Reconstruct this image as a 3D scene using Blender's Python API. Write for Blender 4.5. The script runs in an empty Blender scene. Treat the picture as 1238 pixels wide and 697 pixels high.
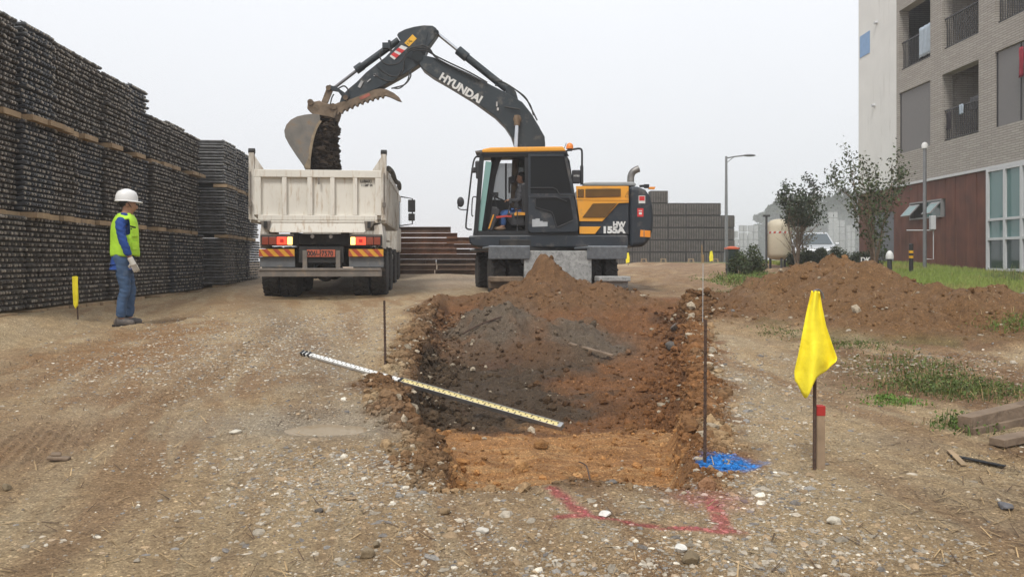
import bpy, bmesh, math, random
import numpy as np
from mathutils import Vector, Matrix, Euler
random.seed(7); rng = np.random.default_rng(7)
S = bpy.context.scene
COL = S.collection
R = math.radians
# ------------------------------------------------------------------ camera, world, sun
H, F = 1.2, 960.0
cam_d = bpy.data.cameras.new("camera"); cam = bpy.data.objects.new("camera", cam_d); COL.objects.link(cam)
cam.location = (0, 0, H); cam.rotation_euler = (R(90), 0, 0)
cam_d.sensor_width = 36; cam_d.lens = F/1238*36; cam_d.shift_y = -33.5/1238
cam_d.clip_start = 0.1; cam_d.clip_end = 2000
S.camera = cam
S.view_settings.view_transform = 'Standard'; S.view_settings.look = 'None'
S.view_settings.gamma = 1; S.view_settings.exposure = 0.06
W = bpy.data.worlds.new("World"); S.world = W; W.use_nodes = True
nt = W.node_tree; nt.nodes.clear()
SUN_EL, SUN_AZ = R(55), R(200)
sky = nt.nodes.new('ShaderNodeTexSky'); sky.sky_type = 'NISHITA'; sky.sun_disc = False
sky.sun_elevation = SUN_EL; sky.sun_rotation = SUN_AZ; sky.dust_density = 4; sky.air_density = 1
hs = nt.nodes.new('ShaderNodeHueSaturation'); hs.inputs['Saturation'].default_value = 0.10
# an overcast sheet of cloud: nearly even grey-white, slightly dimmer towards the horizon
tc = nt.nodes.new('ShaderNodeTexCoord'); sep = nt.nodes.new('ShaderNodeSeparateXYZ')
mr = nt.nodes.new('ShaderNodeValToRGB')
mr.color_ramp.elements[0].position = 0.0; mr.color_ramp.elements[0].color = (7.3, 7.5, 7.75, 1)
mr.color_ramp.elements[1].position = 0.35; mr.color_ramp.elements[1].color = (8.95, 9.2, 9.65, 1)
nz = nt.nodes.new('ShaderNodeTexNoise'); nz.inputs['Scale'].default_value = 1.6; nz.inputs['Detail'].default_value = 3
nmx = nt.nodes.new('ShaderNodeMath'); nmx.operation = 'MULTIPLY_ADD'; nmx.inputs[1].default_value = .10; nmx.inputs[2].default_value = .95
mul = nt.nodes.new('ShaderNodeMixRGB'); mul.blend_type = 'MULTIPLY'; mul.inputs[0].default_value = 1
mx = nt.nodes.new('ShaderNodeMixRGB'); mx.inputs[0].default_value = 0.88
bg = nt.nodes.new('ShaderNodeBackground'); bg.inputs[1].default_value = 0.113
out = nt.nodes.new('ShaderNodeOutputWorld')
L = nt.links.new
L(sky.outputs[0], hs.inputs['Color']); L(tc.outputs['Generated'], sep.inputs[0]); L(sep.outputs['Z'], mr.inputs[0])
L(tc.outputs['Generated'], nz.inputs['Vector']); L(nz.outputs[0], nmx.inputs[0])
L(mr.outputs[0], mul.inputs[1]); L(nmx.outputs[0], mul.inputs[2])
L(hs.outputs[0], mx.inputs[1]); L(mul.outputs[0], mx.inputs[2]); L(mx.outputs[0], bg.inputs[0]); L(bg.outputs[0], out.inputs[0])
sun_d = bpy.data.lights.new("sun", 'SUN'); sun_d.energy = 2.4; sun_d.angle = R(14); sun_d.color = (1, .96, .9)
sun = bpy.data.objects.new("sun", sun_d); COL.objects.link(sun)
sd = Vector((math.sin(SUN_AZ)*math.cos(SUN_EL), math.cos(SUN_AZ)*math.cos(SUN_EL), math.sin(SUN_EL)))
sun.rotation_euler = sd.to_track_quat('Z', 'Y').to_euler()
S.cycles.max_bounces = 6; S.cycles.volume_bounces = 1
# ------------------------------------------------------------------ noise, ground height
_T = rng.random((256, 256))
def vn(x, y):
    xi = np.floor(x).astype(np.int64); yi = np.floor(y).astype(np.int64)
    fx = x-xi; fy = y-yi; fx = fx*fx*(3-2*fx); fy = fy*fy*(3-2*fy)
    a = _T[xi & 255, yi & 255]; b = _T[(xi+1) & 255, yi & 255]; c = _T[xi & 255, (yi+1) & 255]; d = _T[(xi+1) & 255, (yi+1) & 255]
    return (a*(1-fx)+b*fx)*(1-fy)+(c*(1-fx)+d*fx)*fy-.5
def fbm(x, y, sc, oc=4, g=.5):
    s = 0; a = 1; k = 1/sc
    for i in range(oc):
        s = s+a*vn(x*k+17.3*i, y*k+5.1*i); a *= g; k *= 2.03
    return s
def sst(a, b, x):
    t = np.clip((x-a)/(b-a), 0, 1); return t*t*(3-2*t)
def prof(Y): return np.interp(Y, [-50, 0, 4, 10, 15, 18, 22, 30, 55, 400], [-.2, 0, .13, .34, .48, .60, .78, .93, .97, .97])
def curbx(Y): return np.interp(Y, [0, 8.5, 10.6, 14, 22, 60], [5.5, 6.1, 6.8, 7.9, 8.6, 8.6])
def macro(X, Y):
    z = prof(Y)
    line = -5.358-.081*Y
    w = sst(.95, .15, X-line)
    z = z*(1-w)+np.maximum(z, .54)*w
    lawn = np.interp(Y, [0, 10, 14, 27, 60], [.1, .38, .47, 1.10, 1.10])
    wl = sst(-1.2, .1, X-curbx(Y))*sst(8, 11, Y)
    return z*(1-wl)+np.maximum(lawn, z)*wl
def TL(Y): return np.interp(Y, [3.6, 4.4, 4.8, 5.1, 6.2, 7.5, 9, 11.5, 14, 18], [-.30, -.36, -.40, -.62, -.86, -.92, -1.0, -1.15, -1.25, -1.3])
def TR(Y): return np.interp(Y, [3.6, 9.5, 14, 21], [.80, 2.08, 3.1, 4.9])
def trench(X, Y):
    """signed distance-like, positive inside"""
    e1 = fbm(X, Y, .45, 3)*.11; e2 = fbm(X+9, Y+3, .12, 2)*.05
    return np.minimum(np.minimum(X-TL(Y), TR(Y)-X), (Y-3.80-.04*np.sin(X*5)))+e1+e2
SA = np.array([0., 0., 0.]); SB = np.array([1., 1., 1.])
def heap(X, Y, cx, cy, h, sx, sy, n=1.2):
    d = np.sqrt(((X-cx)/sx)**2+((Y-cy)/sy)**2)
    return h*np.exp(-(d**n)*1.15)*np.clip(1.25-d*.42, 0, 1)
def height(X, Y, detail=True):
    X = np.asarray(X, float); Y = np.asarray(Y, float)
    z = macro(X, Y)
    t = trench(X, Y)
    ins = sst(-.03, .09+.02*np.clip(Y-4, 0, 20), t)
    far = 1-sst(11.5, 15.5, Y)
    dep = (.25+.05*sst(5, 8, Y)+.02*np.sin(Y*3+X))*far
    dep = dep*(1-.22*sst(5.8, 5.3, Y))
    z = z-ins*dep
    # spoil thrown out along the lips
    berm = np.exp(-((t+.13)/.10)**2)*far*sst(3.7, 4.6, Y)*sst(12.5, 7.5, Y)
    z = z+berm*(.6+.4*sst(4.5, 6.5, Y))*(.022+.045*(fbm(X, Y, .25, 3)+.4)*np.where(X < .5, 1, .7))
    edge = np.exp(-((t+.35)/.35)**2)*sst(5.0, 7, Y)*far*sst(11, 8, Y)
    z = z+edge*.035
    # heaps standing in and behind the trench
    hp = heap(X, Y, .62, 13.4, .60, 1.15, 1.7)+heap(X, Y, 1.5, 13.0, .27, 1.2, 1.5)+heap(X, Y, -.35, 12.4, .32, .9, 1.6)
    hp = hp+heap(X, Y, -.2, 10.8, .36, .75, 1.25)+heap(X, Y, .85, 10.3, .34, .8, 1.2)+heap(X, Y, 2.2, 11.8, .17, 1.0, 1.4)
    hp = hp+heap(X, Y, .62, 13.2, .27, .42, .5, 2.6)
    hp = hp*(1-sst(14.6, 15.1, Y))
    # spoil heap to the right
    hq = heap(X, Y, 4.85, 11.9, .66, 1.25, 1.6, 1.3)+heap(X, Y, 5.25, 10.1, .46, 1.6, 1.9, 1.25)+heap(X, Y, 3.9, 12.1, .20, 1.2, 1.4)+heap(X, Y, 5.9, 9.1, .12, 1.0, .8)
    rough = np.clip((hp+hq)*4, 0, 1)
    z = z+hp+hq
    z = z+rough*(fbm(X, Y, .55, 5, .58)*.24-.05*np.abs(fbm(X+3, Y-2, .35, 3))*2+fbm(X+3, Y, .09, 2)*.035)
    if detail:
        near = 1-sst(20, 40, np.abs(Y))
        z = z+near*(fbm(X, Y, 1.6, 3)*.035+fbm(X, Y+7, .28, 3)*.012)
        tx = X*math.cos(.38)+Y*math.sin(.38)          # wheel ruts crossing the left foreground
        rut = np.sin(tx*2.3+fbm(X, Y, 2.5, 2)*1.2)*.010*sst(0, -1.5, X)
        z = z+rut+fbm(X, Y, .06, 2)*.006*near*(1-rough)
        z = z+ins*far*(fbm(X, Y*1.6, .2, 5, .6)*.085*(.35+.65*sst(5.2, 5.9, Y))+fbm(X, Y*3, .07, 3)*.012)
        pd = ((X+1.16)/.34)**2+((Y-5.0)/.24)**2; wp = np.exp(-pd*pd); z = z*(1-wp)+wp*(.165-.045)
        for (cx, cy, rx, ry, dx, am) in ((-2.83, 5.9, .42, .34, .9, .012), (-2.75, 4.65, .30, .55, .35, .014), (-1.36, 5.32, .2, .14, 1.2, .02), (-2.2, 4.9, .12, .5, .2, .010), (2.6, 4.2, .5, .3, .6, .010)):
            e = np.exp(-(((X-cx)/rx)**2+((Y-cy)/ry)**2)**2); z = z-e*am*(1+np.sign(np.sin((X*math.cos(dx)+Y*math.sin(dx))*95+np.sin(X*9)))*.55)
        z = z+.012*fbm(X*3+.4*Y, Y*.5, .8, 3)*near
        rt, rf = rutmask(X, Y); z = z-rt*.022+rf*.012-rt*.006*np.sign(np.sin(Y*38+np.abs(((X+.089*Y)*9) % 2-1)*5))
        mud = sst(14, 17, Y)*sst(34, 24, Y)*sst(2.0, 3.2, X)*sst(8.5, 7, X)
        z = z+mud*(np.sin(X*6+Y*.6)*.03+fbm(X, Y, .5, 3)*.08)
    return z
def rutmask(X, Y):
    m = 0; f = 0; on = sst(2.6, 3.2, Y)*sst(14, 11, Y)*np.clip(.75+fbm(X, Y, 2., 2)*1.5, 0, 1)
    for x0 in (-2.42, -4.25, -1.35):
        c = x0-.089*(Y-4.3)+.10*np.sin(Y*.55+x0); w = .17
        m = np.maximum(m, np.exp(-((X-c)/w)**4)*(1 if x0 < -2 else .55)); f = np.maximum(f, np.exp(-((np.abs(X-c)-.24)/.06)**2)*(1 if x0 < -2 else .5))
    return m*on, f*on
def gz(x, y, detail=True): return float(height(x, y, detail))
def ground_at(px, py, off=0.0):
    """where the sight line of a photograph pixel meets the ground"""
    a = (px-619)/F; b = (315-py)/F
    Y = 2.0
    while Y < 90:
        if H+b*Y <= gz(a*Y, Y)+off: break
        Y += .03
    return Vector((a*Y, Y, gz(a*Y, Y)))
def P(px, py, Y): return Vector(((px-619)/F*Y, Y, H+(315-py)/F*Y))
# ------------------------------------------------------------------ materials
MATS = {}
def mat(name, col, rough=.7, metal=0., var=.15, scale=6., bump=.0, bscale=40., dirt=None, spec=.4, emit=None, trans=0., alpha=1., attr=None, fine=0, streak=None):
    if name in MATS: return MATS[name]
    m = bpy.data.materials.new(name); m.use_nodes = True; MATS[name] = m
    n = m.node_tree; b = n.nodes['Principled BSDF']; L = n.links.new
    b.inputs['Roughness'].default_value = rough; b.inputs['Metallic'].default_value = metal
    b.inputs['Specular IOR Level'].default_value = spec
    tc = n.nodes.new('ShaderNodeTexCoord'); co = tc.outputs['Object']
    base = n.nodes.new('ShaderNodeRGB'); base.outputs[0].default_value = (*col, 1); cur = base.outputs[0]
    if attr:
        a = n.nodes.new('ShaderNodeAttribute'); a.attribute_name = attr; cur = a.outputs['Color']
    nz = n.nodes.new('ShaderNodeTexNoise'); nz.inputs['Scale'].default_value = scale; nz.inputs['Detail'].default_value = 6
    L(co, nz.inputs['Vector'])
    if var:
        r = n.nodes.new('ShaderNodeMapRange'); r.inputs['From Min'].default_value = .3; r.inputs['From Max'].default_value = .7
        r.inputs['To Min'].default_value = 1-var; r.inputs['To Max'].default_value = 1+var
        L(nz.outputs[0], r.inputs[0])
        mm = n.nodes.new('ShaderNodeMixRGB'); mm.blend_type = 'MULTIPLY'; mm.inputs[0].default_value = 1
        L(cur, mm.inputs[1]); L(r.outputs[0], mm.inputs[2]); cur = mm.outputs[0]
    if dirt:
        dcol, amt, dsc = dirt
        dz = n.nodes.new('ShaderNodeTexNoise'); dz.inputs['Scale'].default_value = dsc; dz.inputs['Detail'].default_value = 8; dz.inputs['Roughness'].default_value = .7
        if streak:
            mp_ = n.nodes.new('ShaderNodeMapping'); mp_.inputs['Scale'].default_value = streak; L(co, mp_.inputs['Vector']); L(mp_.outputs[0], dz.inputs['Vector'])
        else: L(co, dz.inputs['Vector'])
        r = n.nodes.new('ShaderNodeMapRange'); r.inputs['From Min'].default_value = .66-amt*.4; r.inputs['From Max'].default_value = .80-amt*.3; r.inputs['To Max'].default_value = .85
        L(dz.outputs[0], r.inputs[0])
        mm = n.nodes.new('ShaderNodeMixRGB'); L(r.outputs[0], mm.inputs[0]); L(cur, mm.inputs[1]); mm.inputs[2].default_value = (*dcol, 1); cur = mm.outputs[0]
    L(cur, b.inputs['Base Color'])
    if bump:
        bz = n.nodes.new('ShaderNodeTexNoise'); bz.inputs['Scale'].default_value = bscale; bz.inputs['Detail'].default_value = 5
        L(co, bz.inputs['Vector'])
        bp = n.nodes.new('ShaderNodeBump'); bp.inputs['Strength'].default_value = bump; bp.inputs['Distance'].default_value = .02
        L(bz.outputs[0], bp.inputs['Height']); L(bp.outputs[0], b.inputs['Normal'])
    if emit:
        b.inputs['Emission Color'].default_value = (*emit[0], 1); b.inputs['Emission Strength'].default_value = emit[1]
    if trans: b.inputs['Transmission Weight'].default_value = trans
    if alpha < 1: b.inputs['Alpha'].default_value = alpha
    return m
DUST = (.30, .24, .17)
# ------------------------------------------------------------------ mesh builder
RM = {}
class MB:
    def __init__(s): s.v = []; s.f = []; s.c = []
    def add(s, vs, fs):
        k = len(s.v); s.v += [tuple(v) for v in vs]; s.f += [tuple(i+k for i in f) for f in fs]; return s
    def box(s, c, d, rot=None, taper=None):
        hx, hy, hz = d[0]/2, d[1]/2, d[2]/2
        vs = [Vector((x, y, z)) for z in (-hz, hz) for y in (-hy, hy) for x in (-hx, hx)]
        if taper:
            for v in vs:
                if v.z > 0: v.x *= taper[0]; v.y *= taper[1]
        if rot is not None:
            M = rot if isinstance(rot, Matrix) else Euler(rot).to_matrix()
            vs = [M @ v for v in vs]
        c = Vector(c)
        return s.add([v+c for v in vs], [(0, 2, 3, 1), (4, 5, 7, 6), (0, 1, 5, 4), (2, 6, 7, 3), (0, 4, 6, 2), (1, 3, 7, 5)])
    def bx(s, x0, x1, y0, y1, z0, z1): return s.box(((x0+x1)/2, (y0+y1)/2, (z0+z1)/2), (abs(x1-x0), abs(y1-y0), abs(z1-z0)))
    def bar(s, a, b, w, h, up=(0, 0, 1)):
        a = Vector(a); b = Vector(b); d = (b-a); l = d.length; d.normalize(); up = Vector(up)
        if abs(d.dot(up)) > .98: up = Vector((1, 0, 0))
        x = d.cross(up).normalized(); z = x.cross(d)
        M = Matrix((x, d, z)).transposed()
        return s.box((a+b)/2, (w, l, h), M)
    def cyl(s, a, b, r0, r1=None, n=12, caps=True):
        if r1 is None: r1 = r0
        a = Vector(a); b = Vector(b); d = (b-a).normalized()
        u = d.orthogonal().normalized(); w = d.cross(u); vs = []
        for p, r in ((a, r0), (b, r1)):
            for i in range(n):
                t = 2*math.pi*i/n; vs.append(p+(u*math.cos(t)+w*math.sin(t))*r)
        fs = [(i, (i+1) % n, n+(i+1) % n, n+i) for i in range(n)]
        if caps: fs += [tuple(range(n-1, -1, -1)), tuple(range(n, 2*n))]
        return s.add(vs, fs)
    def tube(s, pts, r, n=8, taper=None):
        pts = [Vector(p) for p in pts]; rings = []; vs = []
        u = None
        for i, p in enumerate(pts):
            d = (pts[min(i+1, len(pts)-1)]-pts[max(i-1, 0)]).normalized()
            if u is None: u = d.orthogonal().normalized()
            u = (u-d*u.dot(d)).normalized(); w = d.cross(u)
            rr = r if not isinstance(r, (list, tuple)) else r[i]
            for j in range(n):
                t = 2*math.pi*j/n; vs.append(p+(u*math.cos(t)+w*math.sin(t))*rr)
        fs = [(i*n+j, i*n+(j+1) % n, (i+1)*n+(j+1) % n, (i+1)*n+j) for i in range(len(pts)-1) for j in range(n)]
        fs += [tuple(range(n-1, -1, -1)), tuple(range((len(pts)-1)*n, len(pts)*n))]
        return s.add(vs, fs)
    def curve(s, ctrl, r, n=8, seg=6):
        ctrl = [Vector(c) for c in ctrl]; pts = []
        q = [ctrl[0]]+ctrl+[ctrl[-1]]
        for i in range(1, len(q)-2):
            for k in range(seg):
                t = k/seg; a, b, c, d = q[i-1], q[i], q[i+1], q[i+2]
                pts.append(.5*((2*b)+(c-a)*t+(2*a-5*b+4*c-d)*t*t+(3*b-a-3*c+d)*t**3))
        pts.append(ctrl[-1]); return s.tube(pts, r, n)
    def prism(s, poly, vec):
        """poly: 3-D points of one flat outline, vec: thickness"""
        poly = [Vector(p) for p in poly]; vec = Vector(vec); n = len(poly)
        return s.add(poly+[p+vec for p in poly], [tuple(range(n)), tuple(range(2*n-1, n-1, -1))]+[(i, n+i, n+(i+1) % n, (i+1) % n) for i in range(n)])
    def lathe(s, prof_, c=(0, 0, 0), axis='z', n=24):
        c = Vector(c); vs = []
        for (r, h) in prof_:
            for i in range(n):
                t = 2*math.pi*i/n; a, b = r*math.cos(t), r*math.sin(t)
                vs.append(c+Vector({'z': (a, b, h), 'x': (h, a, b), 'y': (a, h, b)}[axis]))
        fs = [(k*n+i, k*n+(i+1) % n, (k+1)*n+(i+1) % n, (k+1)*n+i) for k in range(len(prof_)-1) for i in range(n)]
        fs += [tuple(range(n-1, -1, -1)), tuple(range((len(prof_)-1)*n, len(prof_)*n))]
        return s.add(vs, fs)
    def ell(s, c, r, seg=14, ring=9, rot=None):
        bm = bmesh.new(); bmesh.ops.create_uvsphere(bm, u_segments=seg, v_segments=ring, radius=1)
        M = Euler(rot).to_matrix() if rot else Matrix.Identity(3); c = Vector(c)
        bm.verts.index_update()
        vs = [M @ Vector((v.co.x*r[0], v.co.y*r[1], v.co.z*r[2]))+c for v in bm.verts]; fs = [tuple(v.index for v in f.verts) for f in bm.faces]
        bm.free(); return s.add(vs, fs)
    def build(s, name, m, parent=None, smooth=None, bevel=0, world=True, kind=None, label=None, seg=2):
        me = bpy.data.meshes.new(name); vs = s.v
        if parent is not None and world:
            inv = RM[parent.name].inverted(); vs = [inv @ Vector(v) for v in vs]
        me.from_pydata(vs, [], s.f); me.update()
        bm = bmesh.new(); bm.from_mesh(me); bmesh.ops.recalc_face_normals(bm, faces=bm.faces); bm.to_mesh(me); bm.free()
        me.materials.append(m)
        if smooth is not None:
            me.polygons.foreach_set('use_smooth', [True]*len(me.polygons)); me.set_sharp_from_angle(angle=R(smooth))
        o = bpy.data.objects.new(name, me); COL.objects.link(o)
        if bevel:
            bv = o.modifiers.new('bevel', 'BEVEL'); bv.width = bevel; bv.segments = seg; bv.limit_method = 'ANGLE'; bv.angle_limit = R(40); bv.harden_normals = False
        if parent is not None:
            o.parent = parent; RM[o.name] = RM[parent.name]
        if kind: o['kind'] = kind
        if label: o['label'] = label
        return o
def tag(o, label=None, cat=None, group=None, kind=None):
    if label: o['label'] = label
    if cat: o['category'] = cat
    if group: o['group'] = group
    if kind: o['kind'] = kind
    return o
def thing(name, label, cat, loc=(0, 0, 0), rz=0, group=None):
    o = bpy.data.objects.new(name, None); COL.objects.link(o); o.empty_display_size = .1
    o.location = loc; o.rotation_euler = (0, 0, rz); RM[o.name] = Matrix.Translation(Vector(loc)) @ Matrix.Rotation(rz, 4, 'Z')
    return tag(o, label, cat, group)
def single(mb, name, m, label, cat, loc, group=None, **k):
    """a thing that is one mesh: vertices given in world space, origin moved to loc"""
    RM['_'] = Matrix.Translation(Vector(loc))
    class Q: name = '_'
    inv = RM['_'].inverted(); mb.v = [tuple(inv @ Vector(v)) for v in mb.v]
    o = mb.build(name, m, None, **k); o.location = loc; RM[o.name] = Matrix.Translation(Vector(loc))
    return tag(o, label, cat, group)
def textmesh(name, body, size, m, parent, origin, xdir, zdir, bold=.0, depth=.004, sx=1., shear=0., align='LEFT'):
    """flat lettering lying on the plane spanned by xdir (reading direction) and zdir (up)"""
    c = bpy.data.curves.new(name, 'FONT'); c.body = body; c.size = size; c.extrude = depth; c.offset = bold; c.shear = shear; c.align_x = align
    c.resolution_u = 3
    t = bpy.data.objects.new(name, c); COL.objects.link(t)
    dg = bpy.context.evaluated_depsgraph_get(); me = bpy.data.meshes.new_from_object(t.evaluated_get(dg))
    bpy.data.objects.remove(t); me.name = name
    x = Vector(xdir).normalized(); z = Vector(zdir).normalized(); n = x.cross(z); M = Matrix((x, z, n)).transposed()
    inv = RM[parent.name].inverted() if parent is not None else Matrix.Identity(4)
    for v in me.vertices: v.co = inv @ (M @ Vector((v.co.x*sx, v.co.y, v.co.z))+Vector(origin))
    me.materials.clear(); me.materials.append(m)
    o = bpy.data.objects.new(name, me); COL.objects.link(o); o.parent = parent
    if parent is not None: RM[o.name] = RM[parent.name]
    return o
def skin(name, nodes, edges, m, parent, root='pelvis', sub=2, folds=0):
    """one continuous skinned surface over a skeleton (world coordinates)"""
    names = list(nodes); inv = RM[parent.name].inverted()
    me = bpy.data.meshes.new(name); me.from_pydata([inv @ Vector(nodes[n][0]) for n in names], [(names.index(a), names.index(b)) for a, b in edges], [])
    o = bpy.data.objects.new(name, me); COL.objects.link(o)
    o.modifiers.new('s', 'SKIN')
    if not me.skin_vertices: me.skin_vertices  # noqa
    bm = bmesh.new(); bm.from_mesh(me); lay = bm.verts.layers.skin.verify(); bm.verts.ensure_lookup_table()
    for i, n in enumerate(names):
        r = nodes[n][1]; r = (r, r) if not isinstance(r, tuple) else r
        bm.verts[i][lay].radius = r; bm.verts[i][lay].use_root = (n == root)
    bm.to_mesh(me); bm.free()
    sm = o.modifiers.new('b', 'SUBSURF'); sm.levels = sub; sm.render_levels = sub
    o.modifiers['s'].use_smooth_shade = True
    dg = bpy.context.evaluated_depsgraph_get(); m2 = bpy.data.meshes.new_from_object(o.evaluated_get(dg))
    bpy.data.objects.remove(o); m2.name = name; m2.materials.clear(); m2.materials.append(m)
    m2.polygons.foreach_set('use_smooth', [True]*len(m2.polygons))
    if folds:
        c_ = np.array([v.co for v in m2.vertices]); n_ = np.array([v.normal for v in m2.vertices]); f_ = fbm(c_[:, 0]*1.2+c_[:, 2]*2.5, c_[:, 2]*2-c_[:, 1]*1.5, .09, 3)*folds
        m2.vertices.foreach_set('co', (c_+n_*f_[:, None]).astype(np.float32).ravel())
    o = bpy.data.objects.new(name, m2); COL.objects.link(o); o.parent = parent; RM[o.name] = RM[parent.name]
    return o
def dup(root, loc, rz=None, **k):
    c = root.copy(); COL.objects.link(c); c.location = loc
    if rz is not None: c.rotation_euler = (0, 0, rz)
    for ch in list(root.children):
        d = ch.copy(); COL.objects.link(d); d.parent = c
        for g in ch.children:
            e = g.copy(); COL.objects.link(e); e.parent = d
    return tag(c, **k)
def np_mesh(name, V, Fc, m, cols=None, smooth=False):
    me = bpy.data.meshes.new(name); nv, k = len(V), Fc.shape[1]
    me.vertices.add(nv); me.vertices.foreach_set('co', V.astype(np.float32).ravel())
    nf = len(Fc); me.loops.add(nf*k); me.loops.foreach_set('vertex_index', Fc.astype(np.int32).ravel())
    me.polygons.add(nf); me.polygons.foreach_set('loop_start', np.arange(0, nf*k, k, dtype=np.int32))
    me.update(calc_edges=True); me.polygons.foreach_set('use_smooth', np.full(nf, smooth))
    if cols is not None:
        a = me.color_attributes.new('albedo', 'FLOAT_COLOR', 'POINT')
        a.data.foreach_set('color', np.concatenate([cols, np.ones((nv, 1))], 1).astype(np.float32).ravel())
    me.materials.append(m); o = bpy.data.objects.new(name, me); COL.objects.link(o); return o
# ------------------------------------------------------------------ ground sheet
def solve_staff():
    global SA, SB
    a = ground_at(365, 430); b = ground_at(680, 522)
    SA = np.array(a)+np.array([0, 0, .03]); SB = np.array(b)+np.array([0, 0, .03])
_h0 = height
def height(X, Y, detail=True):
    z = _h0(X, Y, detail)
    if SB[0] != 1.:      # the lip slumps under the levelling staff that lies over it
        d = SB-SA; l2 = d[0]**2+d[1]**2
        t = np.clip(((X-SA[0])*d[0]+(Y-SA[1])*d[1])/l2, 0, 1)
        dist = np.hypot(X-SA[0]-t*d[0], Y-SA[1]-t*d[1]); lim = SA[2]+t*d[2]-.025
        w = sst(.5, .12, dist); z = np.where(z > lim, z*(1-w)+lim*w, z)
    return z
solve_staff()
C_TAN = np.array([.415, .300, .170]); C_TAN2 = np.array([.275, .170, .083]); C_GREY = np.array([.38, .315, .215])
C_OR = np.array([.40, .20, .075]); C_DK = np.array([.066, .048, .031]); C_BR = np.array([.150, .078, .036]); C_RB = np.array([.19, .088, .036])
C_ST = np.array([.36, .20, .10])
def blend(c, d, w): return c*(1-w[..., None])+d*w[..., None]
PT = [tuple(ground_at(*q_).xy) for q_ in ((668, 592), (708, 624), (676, 624), (800, 638), (896, 645), (858, 606), (878, 642), (879, 562))]
def painted(c, X, Y):
    # spray paint on the ground: pinkish red lines and a blue patch
    def seg(a, b, w, s=.9):
        ax, ay = a; bx, by = b; dx, dy = bx-ax, by-ay; t = np.clip(((X-ax)*dx+(Y-ay)*dy)/(dx*dx+dy*dy), 0, 1)
        d = np.hypot(X-ax-t*dx, Y-ay-t*dy)
        return np.clip(np.exp(-(d/w)**2)*1.5*(1+fbm(X, Y, .04, 3)*1.6), 0, s)
    a0, a1, a1b, a2, a3, a4, a5, b0 = PT
    red = np.maximum.reduce([seg(a0, a1, .028), seg(a1b, a1, .020), seg(a1, a2, .019), seg(a2, a3, .021), seg(a4, a5, .030, .85)])
    d4 = np.hypot(X-a4[0], (Y-a4[1])); red = np.maximum(red, np.clip(np.exp(-(d4/.14)**2)*.6*(1+fbm(X, Y, .05, 3)), 0, .7))
    c = blend(c, np.array([.40, .05, .07]), red*.75)
    d5 = np.hypot((X-b0[0])/1.25, (Y-b0[1])*.9)
    bl = sst(.17, .09, d5+fbm(X, Y, .09, 3)*.13)
    c = blend(c, np.array([.02, .21, .60]), bl*.93)
    return c
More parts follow.
